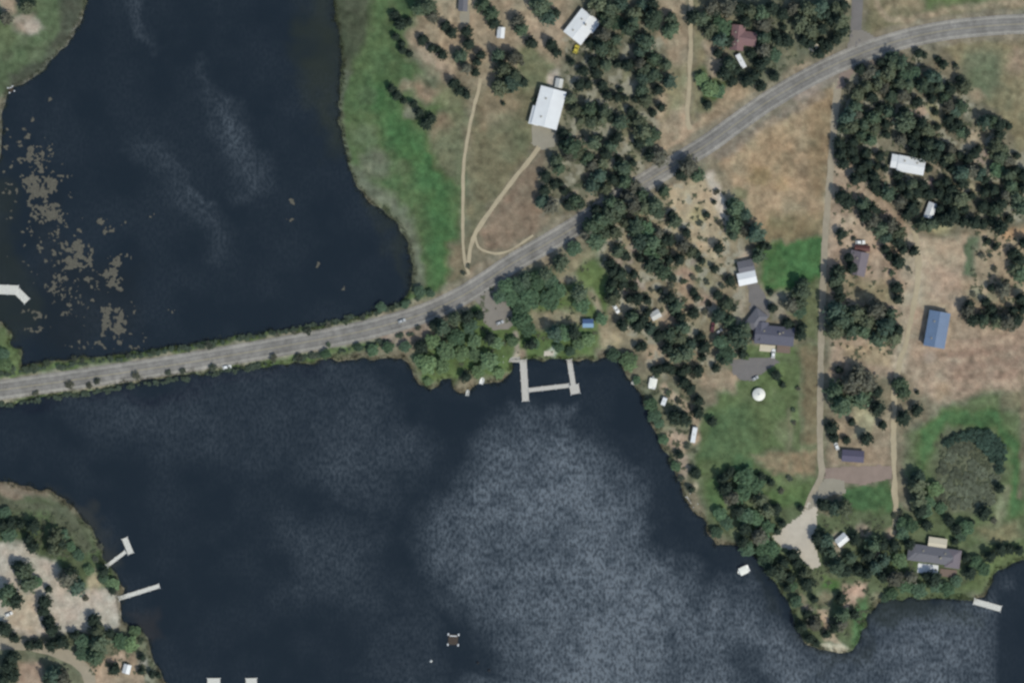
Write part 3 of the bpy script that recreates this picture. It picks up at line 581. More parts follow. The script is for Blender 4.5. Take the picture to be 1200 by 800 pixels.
house('small_shed', 'narrow bright white shed at the lower edge of the right wood', 'shed', 1090, 247, [(0, 0, 17, 9, 70, 2.8, 1.0, M['cream'], M['white'], dict(windows=1))], 'the narrow white shed')
house('blue_barn', 'long blue metal-roofed barn on bare tan ground', 'barn', 1097, 386, [(0, 0, 40, 23, 80, 5.2, 1.2, M['siding'], M['blue'], dict(seams=1.2, windows=3))], 'the blue barn')
house('mauve_roofed_house', 'mauve-grey roofed house beside the gravel lane', 'house', 1006, 309,
      [(0, 0, 26, 17, 78, 3.3, 1.6, M['siding'], M['mauve'], dict()), (-3, -9, 12, 10, -12, 2.9, 1.0, M['siding'], M['mauve'], dict(windows=1, door=False))], 'the mauve-roofed house')
house('garage', 'garage with half grey and half white roof at the top of the driveway', 'garage', 875, 320,
      [(-1, -7, 17, 14, 12, 3.0, 1.2, M['cream'], M['grey'], dict(windows=1)), (0, 6, 20, 13, 12, 3.3, .8, M['cream'], M['white'], dict(seams=1.2, windows=1, door=False))], 'the half-white garage')
hs = house('slate_roofed_house', 'big slate-grey L-shaped house with pale terrace at the driveway end', 'house', 905, 391,
      [(2, 2, 44, 20, -5, 3.8, 2.0, M['siding'], M['slate'], dict(windows=4)), (-19, -16, 22, 16, 52, 3.4, 1.8, M['siding'], M['grey'], dict(hip=True, windows=1, door=False)), (-14, -3, 20, 15, 85, 3.5, 1.7, M['siding'], M['slate'], dict(windows=1, door=False))], 'the slate-roofed house', chimney=[(8, 0, 6.2)])
deckpart(hs, 'terrace', -6, 17, 18, 8, -5, .5, M['cream']); deckpart(hs, 'deck', 13, 18, 16, 9, -5, .6, M['brown'])
house('violet_roofed_house', 'low violet-grey roofed house above the pink gravel drive', 'house', 999, 534, [(0, 0, 24, 12, -4, 3.0, 1.4, M['siding'], M['purple'], dict())], 'the violet-roofed house')
hs = house('lakeside_house', 'large grey hip-roofed house with pale annex near the lower right shore', 'house', 1095, 652,
      [(0, -2, 52, 17, -8, 3.8, 2.0, M['cream'], M['grey'], dict(hip=True, windows=4)), (-21, -5, 20, 18, -8, 3.6, 1.9, M['cream'], M['grey'], dict(hip=True, windows=1, door=False)), (21, 2, 20, 16, 82, 3.6, 1.9, M['cream'], M['mauve'], dict(hip=True, windows=1, door=False)), (3, -16, 20, 11, -8, 3.0, .6, M['cream'], M['cream'], dict(windows=1, door=False))], 'the grey lakeside house', chimney=[(6, 1, 6.3)])
deckpart(hs, 'terrace', -8, 14, 24, 11, -6, .5, M['white']); deckpart(hs, 'deck', 16, 19, 20, 9, -6, .6, M['brown'])
house('small_shed', 'small white-roofed cabin right of the pale gravel yard', 'shed', 986, 632, [(0, 0, 13, 9, 40, 2.8, 1.1, M['siding'], M['white'], dict(windows=1))], 'the white cabin')
house('small_shed', 'tiny white hut by the lower left campground road', 'shed', 149, 783, [(0, 0, 9, 7, 75, 2.4, .8, M['cream'], M['white'], dict(windows=1))], 'the tiny campground hut')
house('small_shed', 'little white shed between trees at the top left of centre', 'shed', 587, 39, [(0, 0, 11, 7, 85, 2.4, .8, M['cream'], M['white'], dict(windows=1))], 'the little white shed')
house('small_shed', 'grey-roofed shed at the top edge beside the pale drive', 'shed', 543, 4, [(0, 0, 18, 9, 86, 2.8, 1.0, M['cream'], M['grey'], dict(windows=1))], 'the grey top-edge shed')
house('small_shed', 'pale shed in the wood just left of the side road', 'shed', 953, 56, [(0, 0, 8, 6, 60, 2.4, .8, M['cream'], M['cream'], dict(windows=1))])
house('small_shed', 'cream shed in the scattered trees above the lakeside park', 'shed', 768, 369, [(0, 0, 10, 8, 30, 2.5, .8, M['cream'], M['offwhite'], dict(windows=1))], 'the cream shed')
house('small_shed', 'red shed with dark doors just above the mauve-roofed house', 'shed', 1010, 291, [(0, 0, 16, 5, -4, 2.4, .7, M['rust'], M['rust'], dict(windows=1))])
# blue shelter in the park
wx, wy = W(689, 379); z0 = gz(689, 379, 3); sh = tag(empty('picnic_shelter', (wx, wy, z0)), 'blue ridge-roofed picnic shelter on the park lawn', 'shelter')
LM.append(('the blue picnic shelter', 689, 379))
m = MB(); m.add([(-3.2,0,3.3),(3.2,0,3.3),(3.2,2.6,2.5),(-3.2,2.6,2.5),(-3.2,0,3.4),(3.2,0,3.4),(3.2,2.6,2.6),(-3.2,2.6,2.6)], [(0,3,2,1),(4,5,6,7),(0,1,5,4),(1,2,6,5),(2,3,7,6),(3,0,4,7)]); m.build('roof_slope', M['blue_shaded'], sh)  # slope away from the sun: its shade is painted in as darker blue
m = MB(); m.add([(-3.2,-2.4,2.5),(3.2,-2.4,2.5),(3.2,-.01,3.3),(-3.2,-.01,3.3),(-3.2,-2.4,2.6),(3.2,-2.4,2.6),(3.2,-.01,3.4),(-3.2,-.01,3.4)], [(0,3,2,1),(4,5,6,7),(0,1,5,4),(1,2,6,5),(2,3,7,6),(3,0,4,7)]); m.build('roof_slope', M['sky'], sh)  # slope towards the sun: its light is painted in as paler blue
for px, py in ((-2.9, -2.1), (2.9, -2.1), (2.9, 2.2), (-2.9, 2.2)):
    m = MB(); m.tube((px, py, -.2), (px, py, 2.55), .08, .08, 6); m.build('post', M['wood'], sh)
m = MB(); m.box((0, 0, .74), (1.8, .8, .07)); m.box((0, .75, .45), (1.8, .28, .05)); m.box((0, -.75, .45), (1.8, .28, .05)); m.box((-.6, 0, .36), (.1, 1.5, .70)); m.box((.6, 0, .36), (.1, 1.5, .70))
tag(m.build('picnic_table', M['wood']), 'wooden picnic table under the blue shelter', 'table').location = (wx, wy, z0+.02)
# round white tent
wx, wy = W(889, 462); z0 = gz(889, 462, 5); yt = tag(empty('round_tent', (wx, wy, z0)), 'round white yurt tent standing alone on the green lawn', 'tent'); LM.append(('the round white tent', 889, 462))
ring = lambda r, h, n=20: [(r*math.cos(2*math.pi*k/n), r*math.sin(2*math.pi*k/n), h) for k in range(n)]
m = MB(); m.loft([ring(3.4, -.1), ring(3.5, 2.0)]); m.build('wall', M['fabric'], yt)
m = MB(); m.loft([ring(3.8, 1.95), ring(3.75, 2.1), ring(2.2, 2.9), ring(.6, 3.5), ring(.45, 3.75)]); rf = m.build('roof', M['fabric'], yt)
m = MB(); m.loft([ring(.6, 3.7, 10), ring(.2, 3.95, 10)]); m.build('cap', M['offwhite'], rf)
m = MB(); m.box((1.2, -3.42, 1.0), (1.0, .16, 1.9), .34); m.build('door', M['wood'], yt)

# ------------------------------------------------------------------ docks, rafts
def dock(name, label, segs, m_, lm=None, top=.55):
    x, y = segs[0][0], segs[0][1]; ox, oy = W(x, y); root = tag(empty(name, (ox, oy, 0)), label, 'dock')
    bd, fr = MB(), MB(); piles = []
    for k, (ax, ay, bx, by, wd) in enumerate(segs):
        A = Vector((*W(ax, ay), 0))-Vector((ox, oy, 0)); Bv = Vector((*W(bx, by), 0))-Vector((ox, oy, 0)); d = Bv-A; L = d.length; a = math.atan2(d.y, d.x); wm = wd*S; t = top+.012*k
        n = max(2, int(L/.45)); nx_, ny_ = -math.sin(a), math.cos(a)
        for i in range(n):
            c = A+d*((i+.5)/n); j = rnd.uniform(-.04, .04)
            bd.box((c.x+nx_*j, c.y+ny_*j, t-.03+rnd.uniform(-.006, .006)), (L/n*.88, wm, .06), a)
        for sg in (-1, 0, 1):
            c = (A+Bv)/2; fr.box((c.x+nx_*sg*(wm/2-.12), c.y+ny_*sg*(wm/2-.12), t-.22), (L-.02*(k+1), .16, .28), a)
        np_ = max(2, int(L/6)+1)
        for i in range(np_):
            for sg in (-1, 1):
                c = A+d*(i/(np_-1)); piles.append((c.x+nx_*sg*(wm/2+.16), c.y+ny_*sg*(wm/2+.16)))
    tag(bd.build('decking', m_, root), kind='stuff'); fr.build('frame', M['darkwood'], root)
    pm = MB(); pm.tube((0, 0, -1.5), (0, 0, 1.15), .17, .17, 8); first = None
    for p in piles:
        if first is None:
            o = first = pm.build('pile', M['darkwood'], root); cm_ = MB(); cm_.tube((0, 0, 1.15), (0, 0, 1.3), .26, .16, 8); cap0 = cm_.build('pile_cap', M['white'], o)
        else: o = first.copy(); col.objects.link(o); o.parent = root; c2 = cap0.copy(); col.objects.link(c2); c2.parent = o
        o.location = (*p, 0)
    if lm: LM.append((lm, x, y))
    return root
dock('dock', 'large pale U-shaped dock joined by a cross walkway', [(613,421,616,470,8), (590,421,609,421.5,6), (667,421,672,452,6), (619.5,457,667,451.5,5), (668,457,679,455,11)], M['wood'], 'the U-shaped dock')
dock('dock', 'pale dock with a T-shaped head at the lower left shore', [(125,663,147.5,646,4.2), (146,630,153.5,648.5,7)], M['pale'], 'the T-headed dock')
dock('dock', 'long straight narrow dock running out from the campground gravel', [(139,701,187,686,5)], M['pale'], 'the long narrow dock')
dock('dock', 'small white dock at the lower right shore', [(1141,704,1173,713,7)], M['pale'], 'the small white dock')
dock('dock', 'bent pale dock at the left edge of the upper lake', [(-30,338,22,340,11), (20,341,32,353,9)], M['pale'], 'the bent left-edge dock')
dock('dock', 'left of two pale dock heads at the bottom edge', [(251,880,250.5,794,15)], M['pale'])
dock('dock', 'right of two pale dock heads at the bottom edge', [(297,880,294.5,794,13)], M['pale'])
dock('dock', 'tiny grey landing stage below the white camper', [(806,580,815,592,6)], M['wood'])
dock('dock', 'narrow pale jetty on the small upper left beach', [(47,38,50,16,4)], M['pale'])
def raft(name, label, x, y, sz, ang, lm=None):
    root = tag(empty(name, (*W(x, y), 0), R(ang)), label, 'raft'); h = sz*S/2; m = MB()
    for k in range(9): m.box((-h*.8+1.6*h*(k+.5)/9, 0, .42), (1.6*h/9*.9, 1.7*h, .06))
    tag(m.build('decking', M['darkwood'], root), kind='stuff')
    f = None
    for sx, sy in ((-1,-1),(1,-1),(1,1),(-1,1)):
        if f is None:
            m = MB(); m.tube((0, -h*.18, .22), (0, h*.18, .22), .5, .5, 10); m.tube((0, 0, .3), (0, 0, .95), .42, .3, 10); f = o = m.build('float', M['white'], root)
        else: o = f.copy(); col.objects.link(o); o.parent = root
        o.location = (sx*h*.86, sy*h*.86, 0)
    m = MB(); m.box((0, h*.62, .50), (1.2*h, .5, .10)); m.build('rail', M['white'], root)
    m = MB(); m.box((h*.35, -h*.9, .2), (.06, .06, 1.4)); m.box((h*.5, -h*.9, .2), (.06, .06, 1.4))
    for k in range(4): m.box((h*.425, -h*.9, -.3+.3*k), (.3, .05, .05))
    m.build('ladder', M['steel'], root)
raft('swim_raft', 'square swimming raft with four white corner floats', 531, 749, 14, -3); LM.append(('the swimming raft', 531, 749))
raft('swim_raft', 'small pale raft at the upper lake\'s left bank', 13, 105, 7, 20)
def buoy(x, y, label, m_):
    o = tag(empty('buoy', (*W(x, y), 0)), label, 'buoy', 'buoys below the swimming raft'); m = MB(); m.loft([ring(.2, -.4, 10), ring(.8, -.1, 10), ring(.85, .35, 10), ring(.3, .9, 10)]); m.build('float', m_, o)
    m = MB(); m.tube((0, 0, .9), (0, 0, 1.5), .06, .05, 6); m.build('pole', M['steel'], o)
buoy(560, 776, 'upper dark buoy below the swimming raft', M['black']); buoy(573, 785, 'lower dark buoy below the swimming raft', M['black']); buoy(505, 774, 'pale buoy below left of the swimming raft', M['offwhite'])

# ------------------------------------------------------------------ boats, cars, trailers
def hullrings(L, Bm, H):
    rs = []
    for t, wv, k in ((-.5, .82, .0), (-.2, 1, 0), (.15, .95, .02), (.36, .62, .12), (.47, .22, .25), (.5, .04, .3)):
        x = t*L; b = Bm/2*wv; rs.append([(x, -b, H+k), (x, -b*.8, .05+k), (x, 0, -.12+k), (x, b*.8, .05+k), (x, b, H+k), (x, b*.86, H+k-.02), (x, 0, H*.55+k*.8), (x, -b*.86, H+k-.02)])
    return rs
def boat(name, label, x, y, L, Bm, ang, z, hull=None, canopy=None, group=None):
    root = tag(empty(name, (*W(x, y), z), R(ang)), label, 'boat', group)
    m = MB(); m.loft(hullrings(L, Bm, .75)); m.build('hull', hull or M['whitecar'], root)
    for t in (-.22, .08): m = MB(); m.box((t*L, 0, .62), (.4, Bm*.78, .08)); m.build('seat', M['wood'], root)
    m = MB(); m.box((-.5*L-.15, 0, .75), (.35, .4, .6), 0, .8); m.box((-.5*L-.18, 0, .1), (.14, .12, .9)); m.build('motor', M['black'], root)
    if canopy:
        m = MB(); l, b = L*.33, Bm*.5; rr = []
        for k in range(7):
            u = -1+2*k/6; rr.append((u*b, 2.0+.25*(1-u*u)))
        m.loft([[(-l, a, h) for a, h in rr]+[(-l, a*.98, h-.06) for a, h in reversed(rr)], [(l, a, h) for a, h in rr]+[(l, a*.98, h-.06) for a, h in reversed(rr)]]); m.build('canopy', canopy, root)
        for sx in (-1, 1):
            for sy in (-1, 1): m = MB(); m.tube((sx*l*.9, sy*b*.88, .7), (sx*l*.9, sy*b*.88, 2.05), .03, .03, 6); m.build('canopy_post', M['steel'], root)
    return root
boat('moored_boat', 'white boat with a broad white canopy moored off the wooded peninsula', 871, 668, 7.4, 4.6, 205, .05, None, M['fabric']); LM.append(('the white canopy boat', 871, 668))
boat('covered_boat', 'beached boat under a rounded white cover beside the shore trees', 765, 448, 7.6, 4.6, 78, gz(765, 448)+.15, None, M['fabric']); LM.append(('the white-covered boat', 765, 448))
boat('rowing_boat', 'small white rowing boat at the park shore left of the dock', 565, 446, 4.2, 2.6, 70, .25)
boat('rowing_boat', 'pale grey rowing boat at the tip of the park shore', 548, 460, 3.8, 2.2, 80, .05, M['offwhite'])
boat('rowing_boat', 'pale dinghy half hidden by trees at the cove corner', 743, 447, 4.0, 2.4, 60, gz(743, 447)+.2, M['offwhite'])
boat('rowing_boat', 'little pale boat below the small trees on the left peninsula shore', 858, 627, 3.6, 2.2, 10, .2, M['offwhite'])
def car(label, x, y, ang, paint_m, name='parked_car', L=4.6, Bm=1.9, cat='car', group=None, tall=0.0):
    root = tag(empty(name, (*W(x, y), gz(x, y, 2)+.16), R(ang)), label, cat, group); b = Bm/2
    def sec(x_, wv, z0_, z1_): return [(x_, -b*wv, z0_), (x_, -b*wv*1.0, z1_-.12), (x_, -b*wv*.9, z1_), (x_, b*wv*.9, z1_), (x_, b*wv, z1_-.12), (x_, b*wv, z0_)]
    m = MB(); m.loft([sec(-L/2, .86, .45, .85), sec(-L/2+.12, .95, .32, .98), sec(-L*.2, 1, .28, 1.0), sec(L*.2, 1, .28, .98), sec(L/2-.35, .95, .3, .86), sec(L/2, .82, .42, .70)]); m.build('body', paint_m, root)
    t = 1.5+tall; m = MB(); m.loft([[(-L*.42, -b*.84, .98), (-L*.42, b*.84, .98), (L*.18, b*.86, .97), (L*.18, -b*.86, .97)], [(-L*.33, -b*.68, t), (-L*.33, b*.68, t), (L*.04, b*.70, t), (L*.04, -b*.70, t)]]); cb = m.build('cabin', paint_m, root)
    def pane(n, P): m = MB(); m.add(P, [(0,1,2,3)]); m.build(n, M['glass'], root)
    g = .02
    pane('windscreen', [(L*.175+g, -b*.78, 1.0), (L*.175+g, b*.78, 1.0), (L*.05+g, b*.66, t-.05), (L*.05+g, -b*.66, t-.05)])
    pane('rear_window', [(-L*.415-g, b*.76, 1.0), (-L*.415-g, -b*.76, 1.0), (-L*.335-g, -b*.62, t-.05), (-L*.335-g, b*.62, t-.05)])
    for s_ in (-1, 1): pane('side_window', [(-L*.38, s_*(b*.83+g), 1.04), (L*.13, s_*(b*.85+g), 1.04), (L*.03, s_*(b*.71+g), t-.08), (-L*.31, s_*(b*.70+g), t-.08)])
    wm0 = None
    for sx in (-.31, .31):
        for sy in (-1, 1):
            if wm0 is None: m = MB(); m.tube((0, -.11, 0), (0, .11, 0), .33, .33, 14); o = wm0 = m.build('wheel', M['tyre'], root); mh = MB(); mh.tube((0, -.12, 0), (0, .12, 0), .18, .18, 10); hub = mh.build('rim', M['silver'], o)
            else:
                o = wm0.copy(); col.objects.link(o); o.parent = root; h2 = hub.copy(); col.objects.link(h2); h2.parent = o
            o.location = (sx*L, sy*(b-.1), .17)
    for sy in (-1, 1):
        m = MB(); m.box((L/2-.02, sy*b*.6, .62), (.1, .3, .14)); m.build('headlight', M['lamp'], root); m = MB(); m.box((-L/2+.02, sy*b*.66, .72), (.1, .22, .16)); m.build('tail_light', M['tail'], root)
    return root
car('white car parked under the trees right of the park lawn', 722, 362, -58, M['whitecar'], L=5.4, Bm=2.4)
car('pale car parked at the right side of the parking lot', 586, 378, 20, M['silver'])
car('silver car driving on the highway by the lakeside trees', 471, 376, 22, M['silver'], 'moving_car')
car('white van parked on the causeway verge above the water', 266, 430, 8, M['whitecar'], 'parked_van', 5.2, 2.1, 'van', None, .4)
car('white van beside the terrace of the slate-roofed house', 906, 414, 84, M['whitecar'], 'parked_van', 5.4, 2.2, 'van', None, .5)
car('white car on the gravel left of the violet-roofed house', 980, 522, 110, M['whitecar'], L=5.0, Bm=2.2)
car('white van parked above the mauve-roofed house', 1008, 284, 0, M['whitecar'], 'parked_van', 5.6, 2.4, 'van', None, .5)
car('dark red pickup between the scattered trees left of the driveway', 835, 383, 80, M['redcar'], 'parked_pickup', 6.0, 2.3, 'pickup')
car('small pale car beside the dark red pickup', 843, 388, 35, M['silver'], L=4.0)
car('bright yellow van just below the diagonal white-roofed house', 675, 58, 70, M['yellow'], 'parked_van', 5.0, 2.8, 'van', None, .5)
car('white car parked on the campground gravel near the left edge', 11, 719, 25, M['whitecar'])
car('white car half out of frame at the left edge trees', 2, 739, 100, M['whitecar'])
car('pale car on the lawn edge above the round white tent', 885, 443, 30, M['silver'], L=3.8)
def camper(label, x, y, ang, L, Bm, lm=None):
    root = tag(empty('travel_trailer', (*W(x, y), gz(x, y, 3)+.05), R(ang)), label, 'camper'); b = Bm/2; P = [(-L/2, .55), (-L/2, 2.5), (-L/2+.3, 2.8), (L/2-.5, 2.8), (L/2, 2.2), (L/2-.1, .55)]
    m = MB(); m.loft([[(px, -b, pz) for px, pz in P], [(px, b, pz) for px, pz in P]]); m.build('body', M['white'], root)
    for px in (-L*.25, L*.15):
        for s_ in (-1, 1): m = MB(); m.box((px, s_*(b+.02), 1.75), (1.1, .06, .6)); m.build('window', M['glass'], root)
    m = MB(); m.box((L*.33, -b-.02, 1.5), (.7, .06, 1.7)); m.build('door', M['offwhite'], root)
    for s_ in (-1, 1): m = MB(); m.tube((-.1, s_*(b-.25), .35), (-.1, s_*(b-.02), .35), .35, .35, 12); m.build('wheel', M['tyre'], root)
    m = MB(); m.box((L/2+.6, 0, .5), (1.5, .12, .12)); m.build('drawbar', M['steel'], root)
    m = MB(); m.box((0, 0, 2.9), (.8, .8, .22)); m.build('roof_vent', M['offwhite'], root)
    if lm: LM.append((lm, x, y))
camper('long white travel trailer parked below the red-roofed house', 868, 72, -62, 9.0, 3.0)
camper('white travel trailer on the bare ground above the lower lake', 813, 509, 80, 9.4, 2.7, 'the white lakeside trailer')
camper('short white trailer among trees just right of the shore boat', 778, 470, 70, 5.0, 2.6)
LM += [('the parking lot', 580, 366), ('the round thicket', 1132, 553), ('the pale gravel yard', 937, 630), ('the highway junction', 1003, 56), ('the track fork', 549, 306), ('the oval lawn', 1015, 590), ('the golden field', 925, 195), ('the sandy gap in the right wood', 1076, 131), ('the top-right green pasture', 1152, 88), ('the long pale trailer', 868, 72), ('the peninsula tip', 982, 758)]

# ------------------------------------------------------------------ floating weed mats: ragged thin rafts of weed on the upper lake
SPECK = []
def weed_mat(label, poly, thr, seed):
    P = np.asarray(poly, float); xs = np.arange(P[:,0].min()-5, P[:,0].max()+6, 1.0); ys = np.arange(P[:,1].min()-5, P[:,1].max()+6, 1.0); A, Bq = np.meshgrid(xs, ys)
    f = fbm(A, Bq, 8, seed, 4, .8)-.22*sstep(.58, .72, vnoise(A, Bq, 3.2, seed+7))-sstep(-7, 5, sdf(poly, A, Bq))*.6; A2 = A+(vnoise(A, Bq, 2.2, seed+3)-.5)*1.6; B2 = Bq+(vnoise(A, Bq, 2.2, seed+5)-.5)*1.6
    F = grid_faces(len(xs), len(ys)); F = F[(f.ravel()[F].mean(1) > thr) & (dW_at(A2.ravel()[F].mean(1), B2.ravel()[F].mean(1)) < -1)]
    if not len(F): return
    lab = np.arange(A.size)
    while True:
        mn = lab[F].min(1); new = lab.copy(); np.minimum.at(new, F.ravel(), np.repeat(mn, 4))
        if (new == lab).all(): break
        lab = new
    comp = lab[F[:, 0]]; u, n_ = np.unique(comp, return_counts=True); big = u[n_.argmax()]
    def piece(F):
        ids = np.unique(F); re = np.full(A.size, -1); re[ids] = np.arange(len(ids)); n = len(ids)
        top = np.stack([(A2.ravel()[ids]-600)*S, (400-B2.ravel()[ids])*S, .06+.10*vnoise(A.ravel()[ids], Bq.ravel()[ids], 2, seed+9)], 1); bot = top.copy(); bot[:, 2] = -.05
        return np.concatenate([top, bot]), np.concatenate([re[F], (re[F]+n)[:, ::-1]])
    if (comp != big).any(): SPECK.append(piece(F[comp != big]))
    V_, F_ = piece(F[comp == big]); c = V_.mean(0)*np.array((1, 1, 0)); o = np_obj('weed_mat', V_-c, F_, M['weed'], smooth=False); o.location = c
    tag(o, label, 'weed mat', 'floating weed mats on the upper lake')
def dW_at(x, y):
    i = np.clip(((x+MARG)/ST).astype(int), 0, NX-1); j = np.clip(((y+MARG)/ST).astype(int), 0, NY-1); return dW[j, i]
weed_mat('ragged tan weed mat, topmost of the big ones at the left bank', [(17,208),(40,200),(72,208),(72,225),(52,240),(32,232)], .40, 401)
weed_mat('brownish weed mat just below the topmost tan one', [(34,238),(72,234),(72,258),(50,268),(34,258)], .43, 411)
weed_mat('small hooked weed patch left of the brightest mat', [(54,266),(68,264),(66,280),(40,285),(42,275)], .46, 421)
weed_mat('brightest tan weed mat with ragged arms, centre of the group', [(68,284),(88,278),(112,284),(114,318),(100,320),(70,318),(72,300)], .37, 431)
weed_mat('dull brown weed mat right of the brightest one', [(112,322),(128,305),(142,290),(148,330),(146,352),(124,340)], .45, 441)
weed_mat('grey-tan weed mat nearest the causeway', [(116,358),(150,356),(152,394),(116,394)], .41, 451)
weed_mat('small grey weed patch above the dull brown mat', [(110,252),(136,250),(128,280),(112,276)], .48, 461)
weed_mat('round grey weed patch above the brightest mat', [(88,264),(99,262),(100,276),(88,276)], .42, 471)
weed_mat('lone tan weed patch in the middle of the upper lake', [(332,228),(350,232),(348,246),(334,242)], .42, 481)
weed_mat('lower of two lone weed patches in mid lake', [(333,252),(345,250),(346,264),(334,262)], .44, 491)
weed_mat('tiny weed speck near the causeway in the upper lake', [(368,302),(378,302),(378,318),(368,316)], .43, 501)
weed_mat('small weed speck close to the upper left bank', [(50,112),(62,112),(62,128),(50,126)], .44, 511)
weed_mat('thin forked weed patch below the upper left bank', [(24,136),(52,132),(50,144),(28,152)], .47, 521)
weed_mat('pair of grey weed spots at the upper left', [(30,166),(66,164),(64,196),(22,196)], .53, 531)
weed_mat('faint weed patch by the bent dock', [(20,356),(65,364),(66,392),(26,396)], .53, 541)

for k, (x, y, r) in enumerate([(25,190,5),(44,186,4),(30,310,4),(80,340,4),(92,352,4),(100,300,4),(130,268,4),(145,262,3),(150,300,4),(60,300,3),(75,366,4),(400,336,4),(205,364,3),(178,252,3),(200,365,3)]):
    xs = np.arange(x-r, x+r+1, 1.0); ys = np.arange(y-r, y+r+1, 1.0); A, Bq = np.meshgrid(xs, ys); F = grid_faces(len(xs), len(ys)); F = F[(vnoise(A, Bq, 2.5, 600+k).ravel()[F].mean(1) > .62)]
    if len(F): SPECK.append((np.stack([(A.ravel()-600)*S, (400-Bq.ravel())*S, np.full(A.size, .06)], 1), F))
xs = np.arange(2, 200, 1.0); ys = np.arange(150, 410, 1.0); A, Bq = np.meshgrid(xs, ys); F = grid_faces(len(xs), len(ys)); dn = fbm(A, Bq, 40, 651)*.30+fbm(A, Bq, 5, 653, 2)*.8-.13*((A-22-(Bq-190)*.50)/48)**2+.02
dn += .30*(np.random.RandomState(5).rand(*A.shape)-.5); F = F[(dn.ravel()[F].mean(1) > .725) & (dW_at(A.ravel()[F].mean(1), Bq.ravel()[F].mean(1)) < -2)]
SPECK.append((np.stack([(A.ravel()-600)*S, (400-Bq.ravel())*S, np.full(A.size, .055)], 1), F))
n = 0; VV, FF = [], []
for v, f in SPECK: VV.append(v); FF.append(f+n); n += len(v)
tag(np_obj('weed_specks', np.concatenate(VV), np.concatenate(FF), M['weed'], smooth=False), 'loose specks of floating weed scattered round the weed mats', 'weed', kind='stuff')
# ------------------------------------------------------------------ trees
def leaf_cloud(rs, centres, radii, per, size):
    """small leaf-sized quads in clumps; returns V, F"""
    n = len(centres)*per; c = np.repeat(centres, per, 0); rr = np.repeat(radii, per)
    d = rs.randn(n, 3); d /= np.linalg.norm(d, axis=1)[:, None]; p = c+d*(rr*rs.rand(n)**.45)[:, None]*np.array((1, 1, .75))
    nrm = d*.7+rs.randn(n, 3)*.32+np.array((0, 0, .95)); nrm /= np.linalg.norm(nrm, axis=1)[:, None]
    t = np.cross(nrm, rs.randn(n, 3)); t /= np.linalg.norm(t, axis=1)[:, None]; b = np.cross(nrm, t); s = (size*(.6+.8*rs.rand(n)))[:, None]
    k = (.55+.5*rs.rand(n))[:, None]; q = np.stack([p-t*s, p-b*s*k+t*s*.2, p+t*s, p+b*s*k-t*s*.2], 1)
    return q.reshape(-1, 3), np.arange(n*4).reshape(-1, 4)
def limb_mesh(limbs):
    m = MB()
    for p0, p1, r0, r1, n in limbs: m.tube(p0, p1, r0, r1, n, False)
    me = bpy.data.meshes.new('trunk'); me.from_pydata(m.v, [], m.f); me.materials.append(M['bark']); me.update(); return me
def pine_proto(seed):
    rs = np.random.RandomState(seed); H = 12.5*rs.uniform(.92, 1.08); Rm = 4.0; pw = rs.uniform(.45, .8); cen, rad, limbs = [], [], [((0, 0, -.4), (0, 0, H*.55), .34, .22, 8), ((0, 0, H*.55), (0, 0, H*.97), .22, .04, 6)]
    h = H*rs.uniform(.16, .24); k = 0; ph = rs.rand()*6.28; lop = rs.rand()*6.28
    while h < H*.95:
        t = (h/H-.16)/.84; L0 = Rm*min(1, (1-t)**pw*1.10+.05); nb = int(round(4+6*(1-t)))
        for i in range(nb):
            a = ph+6.283*i/nb+rs.uniform(-.45, .45); L = L0*rs.uniform(.45, 1.08)*(1+.18*math.cos(a-lop)); tip = np.array((L*math.cos(a), L*math.sin(a), h+L*rs.uniform(-.10, .18)))
            limbs.append(((0, 0, h-.1), tuple(tip*np.array((.85, .85, 1))), .07, .02, 4))
            for u in np.linspace(.30, 1.0, max(2, int(L/.95))):
                cen.append(np.array((0, 0, h))+u*(tip-np.array((0, 0, h)))+rs.randn(3)*.42); rad.append(.50+.50*(1-abs(u-.6)))
        h += H*.055*rs.uniform(.8, 1.25); ph += 2.1
    cen += [np.array((0, 0, H*z_)) for z_ in (.9, .95, .99)]; rad += [.5, .4, .25]
    V_, F_ = leaf_cloud(rs, np.array(cen), np.array(rad), 5, .50)
    return np_mesh('crown', V_, F_, M['leaf'], False), limb_mesh(limbs), V_, F_
def broad_proto(seed, H, Rm, per, size, ncl):
    rs = np.random.RandomState(seed); cen, rad = [], []; limbs = [((0, 0, -.3), (0, 0, H*.42), Rm*.08, Rm*.055, 8)]
    for k in range(ncl):
        a = k*2.4+rs.uniform(-.4, .4); q = math.sqrt((k+.5)/ncl)*Rm*.72; c = np.array((q*math.cos(a), q*math.sin(a), H*(.80-.30*(q/Rm)**1.5)+rs.uniform(-.08, .08)*H)); lr = Rm*rs.uniform(.26, .44)
        limbs.append(((0, 0, H*.38), tuple(c*np.array((.9, .9, .95))), Rm*.035, Rm*.012, 5))
        for j in range(16):
            d = rs.randn(3); d /= np.linalg.norm(d); d[2] = abs(d[2])*.9-.25; cen.append(c+d*lr*np.array((1, 1, .8))*rs.uniform(.8, 1.05)); rad.append(lr*.36)
    V_, F_ = leaf_cloud(rs, np.array(cen), np.array(rad), per, size)
    return np_mesh('crown', V_, F_, M['leaf'], False), limb_mesh(limbs), V_, F_
PROTO = dict(p=[pine_proto(900+k) for k in range(9)], d=[broad_proto(930+k, 8.0, 5.0, 7, .52, 15) for k in range(7)], s=[broad_proto(960+k, 2.6, 2.2, 5, .26, 8) for k in range(5)])
BASE = dict(p=4.0, d=5.0, s=2.2)
